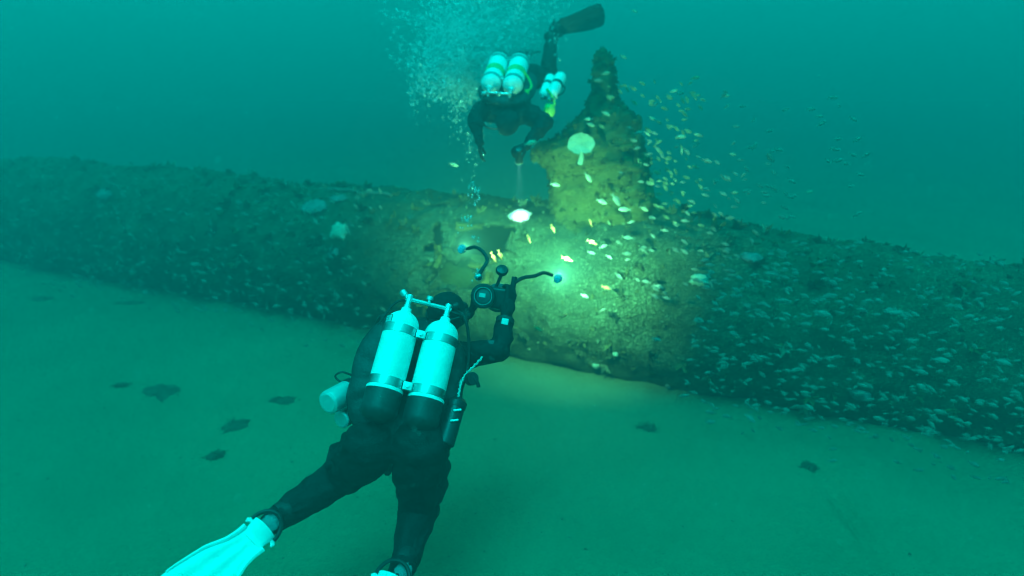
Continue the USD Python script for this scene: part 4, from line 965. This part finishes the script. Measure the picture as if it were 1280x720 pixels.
# ------------------------------------------------------------------ fish
def fish_parts(deep=0.36):
    """A small perch-like fish, nose along +x, one metre long."""
    xs = np.array([.5, .47, .40, .30, .17, .02, -.13, -.25, -.33, -.37]); h = np.array([.01, .06, .105, .145, .17, .165, .125, .075, .045, .04]) * deep / .34
    w = np.array([.006, .03, .05, .065, .072, .066, .048, .028, .014, .008]); n = 10; V = []
    for x, a, b in zip(xs, h, w):
        for j in range(n):
            q = 2 * PI * j / n; V.append((x, b * math.cos(q), a * math.sin(q) + .012))
    F_ = []
    for i in range(len(xs) - 1):
        for j in range(n):
            F_ += [[i * n + j, i * n + (j + 1) % n, (i + 1) * n + (j + 1) % n], [i * n + j, (i + 1) * n + (j + 1) % n, (i + 1) * n + j]]
    b = trimesh.Trimesh(V, F_, process=False); b.fix_normals()
    def sheet(pl, th=.006):
        P_ = np.array(pl, float); c = P_.mean(0); m_ = len(P_)
        V = np.vstack([P_ + [0, th, 0], P_ - [0, th, 0], [c + [0, th * 1.5, 0]], [c - [0, th * 1.5, 0]]]); F_ = []
        for i in range(m_):
            j = (i + 1) % m_; F_ += [[i, j, 2 * m_], [m_ + j, m_ + i, 2 * m_ + 1], [i, m_ + i, m_ + j], [i, m_ + j, j]]
        return trimesh.Trimesh(V, F_, process=False)
    tail = sheet([(-.35, 0, .05), (-.42, 0, .10), (-.53, 0, .17), (-.47, 0, .04), (-.46, 0, .0), (-.47, 0, -.03), (-.53, 0, -.15), (-.42, 0, -.08), (-.35, 0, -.03)])
    dors = sheet([(.22, 0, .16), (.10, 0, .235), (-.05, 0, .225), (-.20, 0, .17), (-.27, 0, .09), (-.1, 0, .13)])
    anal = sheet([(-.02, 0, -.13), (-.10, 0, -.20), (-.22, 0, -.14), (-.27, 0, -.06)])
    eye = cat_([trimesh.creation.icosphere(1, .022).apply_translation((.39, s_ * .046, .035)) for s_ in (-1, 1)])
    return b, tail, dors, anal, eye
def mesh_to(path, m_, mt_, smooth):
    return usdkit.mesh(stage, path, m_, '/World/Looks/' + mt_, smooth=smooth)
kinds = {}
for nm, mb, deep in (('silver', 'fish_silver', .34), ('pale', 'fish_pale', .36), ('orange', 'fish_orange', .26)):
    c_ = stage.CreateClassPrim('/World/fish_shape_' + nm)
    b, tail, dors, anal, eye = fish_parts(deep)
    mesh_to(f'/World/fish_shape_{nm}/body', b, mb, True)
    mesh_to(f'/World/fish_shape_{nm}/tail_fin', tail, 'fish_fin' if nm != 'orange' else mb, False); mesh_to(f'/World/fish_shape_{nm}/dorsal_fin', dors, 'fish_fin' if nm != 'orange' else mb, False); mesh_to(f'/World/fish_shape_{nm}/anal_fin', anal, 'fish_fin' if nm != 'orange' else mb, False)
    mesh_to(f'/World/fish_shape_{nm}/eye', eye, 'fish_eye', True)
    kinds[nm] = cat_([b, tail, dors, anal])
def fish(P, head, size, kind, label, group=None, roll=0.0):
    x = UsdGeom.Xform.Define(stage, '/World/' + numbered('/World', 'fish'))
    x.GetPrim().GetReferences().AddInternalReference('/World/fish_shape_' + kind); x.GetPrim().SetInstanceable(True)
    fx = unit(head); fz = unit(np.array([0, 0, 1.0]) - fx * fx[2]); fy = np.cross(fz, fx)
    fz2 = fz * math.cos(roll) + fy * math.sin(roll); fy2 = np.cross(fz2, fx)
    x.AddTransformOp().Set(mtx(P, fx * size, fy2 * size, fz2 * size))
    tag(x.GetPrim(), label, 'fish', group)
rf = np.random.default_rng(21)
one = [  # px, py, depth, heading angle in the picture (degrees, 0 = right, 90 = up), length in m, kind, label
    (663, 179, 5.2, 20, .17, 'pale', 'large pale fish passing in front of the far diver\'s torch arm'),
    (567, 206, 5.6, -15, .13, 'pale', 'lone pale fish left of the far diver, under the bubbles'),
    (779, 71, 5.8, -25, .11, 'pale', 'bright fish just right of the pointed mast\'s tip'),
    (757, 92, 5.7, 10, .13, 'pale', 'pale fish crossing the upper part of the mast'),
    (748, 101, 5.8, 170, .11, 'silver', 'dim fish just below the one crossing the mast'),
    (757, 142, 5.6, -30, .13, 'pale', 'bright fish at the foot of the mast'),
    (736, 149, 5.6, 175, .12, 'pale', 'upper of two bright fish close together above the white fan sponge'),
    (738, 156, 5.55, -12, .13, 'pale', 'lower of two bright fish close together above the white fan sponge'),
    (842, 114, 5.9, 12, .12, 'pale', 'bright fish high in open water right of the mast'),
    (815, 148, 5.8, -22, .12, 'pale', 'bright fish right of the mast\'s foot'),
    (809, 167, 5.7, -40, .10, 'pale', 'bright fish directly above another, right of the tower top'),
    (811, 179, 5.7, 60, .08, 'pale', 'tiny bright fish directly beneath another right of the tower top'),
    (851, 171, 5.7, -5, .14, 'pale', 'left one of two bright fish level with each other in open water'),
    (873, 169, 5.8, 160, .12, 'pale', 'right one of two bright fish level with each other in open water'),
    (852, 190, 5.8, 100, .09, 'pale', 'small bright fish below the level pair in open water'),
    (908, 120, 6.2, 5, .11, 'pale', 'topmost pale fish far out in open water on the right'),
    (920, 158, 6.3, 0, .10, 'silver', 'pale fish below the topmost one in open water'),
    (916, 193, 6.2, -10, .11, 'pale', 'pale fish level with the tower rim far out right'),
    (929, 219, 6.4, 40, .09, 'silver', 'small silver fish between two others far right of the tower'),
    (918, 241, 6.2, 0, .12, 'pale', 'pale fish lowest of the column right of the tower'),
    (1011, 240, 6.6, 0, .11, 'pale', 'pale fish alone farthest right in open water'),
    (942, 150, 6.5, 35, .10, 'silver', 'dim fish slanting upward right of the bright pairs'),
    (793, 14, 6.4, -20, .10, 'pale', 'pale fish at the top edge right of the raised fin'),
    (735, 222, 5.5, -50, .15, 'pale', 'fish slanting down the lit tower face below the fan sponge'),
    (694, 231, 5.5, -10, .13, 'pale', 'pale fish at the left edge of the lit tower face'),
    (752, 252, 5.4, -20, .15, 'pale', 'pair-like pale fish low on the lit tower face'),
    (805, 261, 5.4, -25, .13, 'pale', 'bright fish over the dark side of the tower base'),
    (781, 262, 5.4, 175, .16, 'pale', 'long pale fish at the border of the tower\'s lit side'),
    (770, 250, 5.45, -50, .17, 'silver', 'slanting grey fish beside the long pale one on the tower'),
    (709, 324, 5.1, -22, .13, 'orange', 'bright orange fish over the lit hull, largest of the orange ones'),
    (740, 303, 5.3, -25, .12, 'orange', 'orange fish at the tower\'s foot'),
    (691, 286, 5.4, -65, .10, 'orange', 'small orange fish diving at the tower\'s left foot'),
    (661, 299, 5.4, -70, .11, 'orange', 'orange fish nosing down right of the torch spot'),
    (617, 322, 4.9, -62, .12, 'orange', 'left orange fish of a pair above the camera'),
    (625, 319, 4.95, -70, .11, 'orange', 'right orange fish of a pair above the camera'),
    (672, 411, 4.7, -30, .11, 'orange', 'orange fish low over the lit hull right of the diver\'s elbow'),
    (758, 360, 5.0, -20, .10, 'orange', 'faint orange fish at the right of the lit hull'),
    (738, 278, 5.4, 110, .10, 'orange', 'small orange fish rising along the tower base'),
    (705, 395, 4.9, 20, .09, 'orange', 'small orange fish in the middle of the lit hull'),
    (1040, 353, 5.0, -25, .15, 'silver', 'plump grey fish upper one of three in a slanting row at right'),
    (1035, 371, 4.9, 8, .17, 'silver', 'broad grey fish middle one of three in a slanting row at right'),
    (1029, 392, 4.8, -20, .16, 'silver', 'grey fish lowest of three in a slanting row at right'),
]
for px, py, f, ang, sz, kd, lab in one:
    a_ = math.radians(ang); fish(at(px, py, f), RGT * math.cos(a_) + UPV * math.sin(a_) + FWD * rf.uniform(-.5, .5), sz * (.70 if kd == 'pale' else .82), kd, lab, roll=rf.normal() * .15)
def school(n, s_rng, z_rng, off_rng, heads, size, label, group, kind='silver', wgt=None):
    out = []
    while len(out) < n:
        s = rf.uniform(*s_rng); z = rf.uniform(*z_rng); o = off_rng[0] + (off_rng[1] - off_rng[0]) * rf.random() ** 1.4
        c = math.sqrt(max(0, radius(s) ** 2 - (z - zc(s)) ** 2))
        P = HC + HU * s - HN * (c + o) + np.array([0, 0, z]); P[2] = max(P[2], .12)
        px, py = project(P)
        if wgt is not None and rf.random() > wgt(px, py): continue
        if -20 < px < 1300:
            h = math.radians(rf.choice(heads) + rf.normal() * 16)
            out.append((P, RGT * math.cos(h) + UPV * math.sin(h) + FWD * rf.normal() * .35, rf.uniform(*size)))
    if not kind: return out
    for P, h, sz in out:
        lab = next(t for test, t in label if test(*project(P)))
        fish(P, h, sz, kind, lab, group, roll=rf.normal() * .2)
school(112, (2.4, 5.3), (.15, 1.5), (.08, .75), (-18, -28, 175, -8, 150), (.065, .125), [(lambda x, y: y > 520, 'grey fish of the school low over the sand edge at right'), (lambda x, y: x < 960, 'grey fish of the school just right of the lit hull patch'), (lambda x, y: x > 1150 and y > 430, 'grey fish of the school low at the right picture edge'), (lambda x, y: x > 1150, 'grey fish of the school high at the right picture edge'), (lambda x, y: y > 430, 'grey fish of the school at the lower middle of the right hull'), (lambda x, y: 1, 'grey fish of the school at the upper middle of the right hull')], 'fish schooling by the dark right hull')
school(68, (1.3, 2.9), (1.1, 2.4), (.03, .35), (-30, -40, -20, 160), (.06, .10), [(lambda x, y: y < 170, 'grey fish of the swarm high beside the mast'), (lambda x, y: y < 225, 'grey fish of the swarm level with the tower rim'), (lambda x, y: y < 275, 'grey fish of the swarm level with the tower\'s middle'), (lambda x, y: 1, 'grey fish of the swarm at the tower\'s shaded foot')], 'fish swarming at the shaded side of the tower', wgt=lambda x, y: 1.0 if x > 745 + (y - 230) * .1 else .15)
school(78, (-6.5, -1.6), (.15, 1.9), (.1, .8), (-35, 160, -60, -10, 120), (.07, .115), [(lambda x, y: x < 150, 'small grey fish of the left school near the left picture edge'), (lambda x, y: x > 380, 'small grey fish of the left school near the pale plate sponge'), (lambda x, y: y > 310, 'small grey fish of the left school low along the sand edge'), (lambda x, y: y < 240, 'small grey fish of the left school above the hull top'), (lambda x, y: 1, 'small grey fish of the left school in front of the hull\'s middle')], 'fish schooling by the dark left hull')
# the rest of the shoals: hundreds of small dim fish
far_f = school(560, (-9.5, -1.2), (.1, 1.8), (.03, .8), (-35, 160, -60, -10, 120), (.045, .09), '', '', None) + school(520, (2.2, 6.0), (.15, 1.6), (.06, .9), (-18, -28, 175, -8), (.04, .085), '', '', None) + school(120, (1.2, 3.4), (1.0, 2.9), (.0, 1.2), (-20, 0, 160, 30), (.05, .085), '', '', None)
fv = []
for P, h, sz in far_f:
    fx = unit(h); fz = unit(np.array([0, 0, 1.0]) - fx * fx[2]); fv.append(place(kinds['silver'], P, fx * sz, np.cross(fz, fx) * sz, fz * sz))
top('fish_shoal', cat_(fv), 'fish_silver', 'hundreds of small dim fish thinly spread along the wreck', 'fish shoal', smooth=False, kind='stuff')

swarm = school(170, (0.9, 2.6), (1.5, 3.0), (-.25, .35), (-30, -45, -15, 160), (.045, .085), '', '', None, wgt=lambda x, y: 1.0 if 742 < x < 880 and 95 < y < 330 and x > 700 + (y - 60) * .22 else 0.0)
fv = []
for P, h, sz in swarm:
    fx = unit(h); fz = unit(np.array([0, 0, 1.0]) - fx * fx[2]); fv.append(place(kinds['pale'], P, fx * sz, np.cross(fz, fx) * sz, fz * sz))
top('fish_shoal', cat_(fv), 'fish_yellow', 'thick cloud of tiny yellowish fish around the tower\'s right side', 'fish shoal', smooth=False, kind='stuff')

# ------------------------------------------------------------------ bubbles and drifting specks
def cap_bubble(seed):
    s = trimesh.creation.icosphere(1); v = s.vertices; s.vertices = v * [1, 1, 1.35] + np.random.default_rng(seed).normal(size=v.shape) * .05; return s
rb = np.random.default_rng(5)
pts, scl = [], []
def plume(n, path, spread, size, powr=2.6, per=26):
    """Bubbles rise in bursts: clusters drawn out upwards along the plume."""
    path = np.array(path, float)
    for _ in range(n // per):
        t = rb.random(); q = t * (len(path) - 1); i = min(int(q), len(path) - 2)
        c = path[i] + (path[i + 1] - path[i]) * (q - i)
        sp = spread[i] + (spread[i + 1] - spread[i]) * (q - i)
        c = c + rb.normal(size=3) * sp * [1, .8, .5]; w = rb.uniform(.02, .085)
        for _ in range(int(per * rb.uniform(.4, 1.6))):
            pts.append(c + rb.normal(size=3) * w * [1, 1, 2.2]); scl.append(size[0] + (size[1] - size[0]) * rb.random() ** powr)
plume(9500, [at(590, 120, 6.9), at(580, 70, 6.9), at(588, 20, 6.9), at(600, -60, 7.0)], [.14, .27, .40, .45], (.0025, .015), 2.8)
plume(6000, [at(548, 112, 6.6), at(562, 60, 6.7), at(608, 0, 6.8), at(640, -40, 6.9)], [.13, .22, .30, .34], (.0025, .015), 2.8)
plume(2600, [at(640, 55, 6.9), at(655, 10, 6.9), at(660, -40, 6.9)], [.16, .2, .22], (.0025, .014), 2.8)
plume(150, [at(597, 225, 6.4), at(586, 165, 6.5), at(566, 120, 6.6)], [.05, .10, .16], (.0025, .007), 2.5, 8)
pts = np.array(pts); nb = len(pts)
instancer('/World', 'bubble_plume', [(cap_bubble(1), 'bubble'), (cap_bubble(2), 'bubble')], pts, np.tile([0, 0, 1.0], (nb, 1)) + rb.normal(size=(nb, 3)) * .15, np.array(scl), 'rising plume of countless pale blue air bubbles above the divers', 'bubbles')
def bubble_cluster(px, py, f, n, spr, size, label):
    P = at(px, py, f); ms = []
    for i in range(n):
        r = size * (.4 + rb.random()); ms.append(cap_bubble(i).apply_scale(r).apply_translation(P + rb.normal(size=3) * spr * [1, 1, 1.5]))
    top('bubble_cluster', cat_(ms), 'bubble', label, 'bubbles', smooth=50, kind='stuff')
bubble_cluster(591, 243, 4.6, 34, .035, .0065, 'cluster of pale bubbles rising over the hull\'s dark slit')
bubble_cluster(582, 277, 4.4, 20, .03, .006, 'cluster of pale bubbles above the torn opening')
bubble_cluster(597, 347, 3.95, 18, .014, .006, 'tight cluster of bubbles at the camera diver\'s left lamp arm')
bubble_cluster(595, 292, 4.3, 8, .02, .005, 'few scattered bubbles over the torn opening')
n_m = 900
mp_ = np.array([at(rb.uniform(-20, 1300), rb.uniform(-20, 740), 1.2 + 6.5 * rb.random()) for _ in range(n_m)])
mp_ = mp_[mp_[:, 2] > .05]
instancer('/World', 'drifting_specks', [(trimesh.creation.icosphere(0), 'mote')], mp_, rb.normal(size=(len(mp_), 3)), (.0009 + .0016 * rb.random(len(mp_)) ** 2) * 1.0, 'fine pale specks drifting in the water', 'particles')
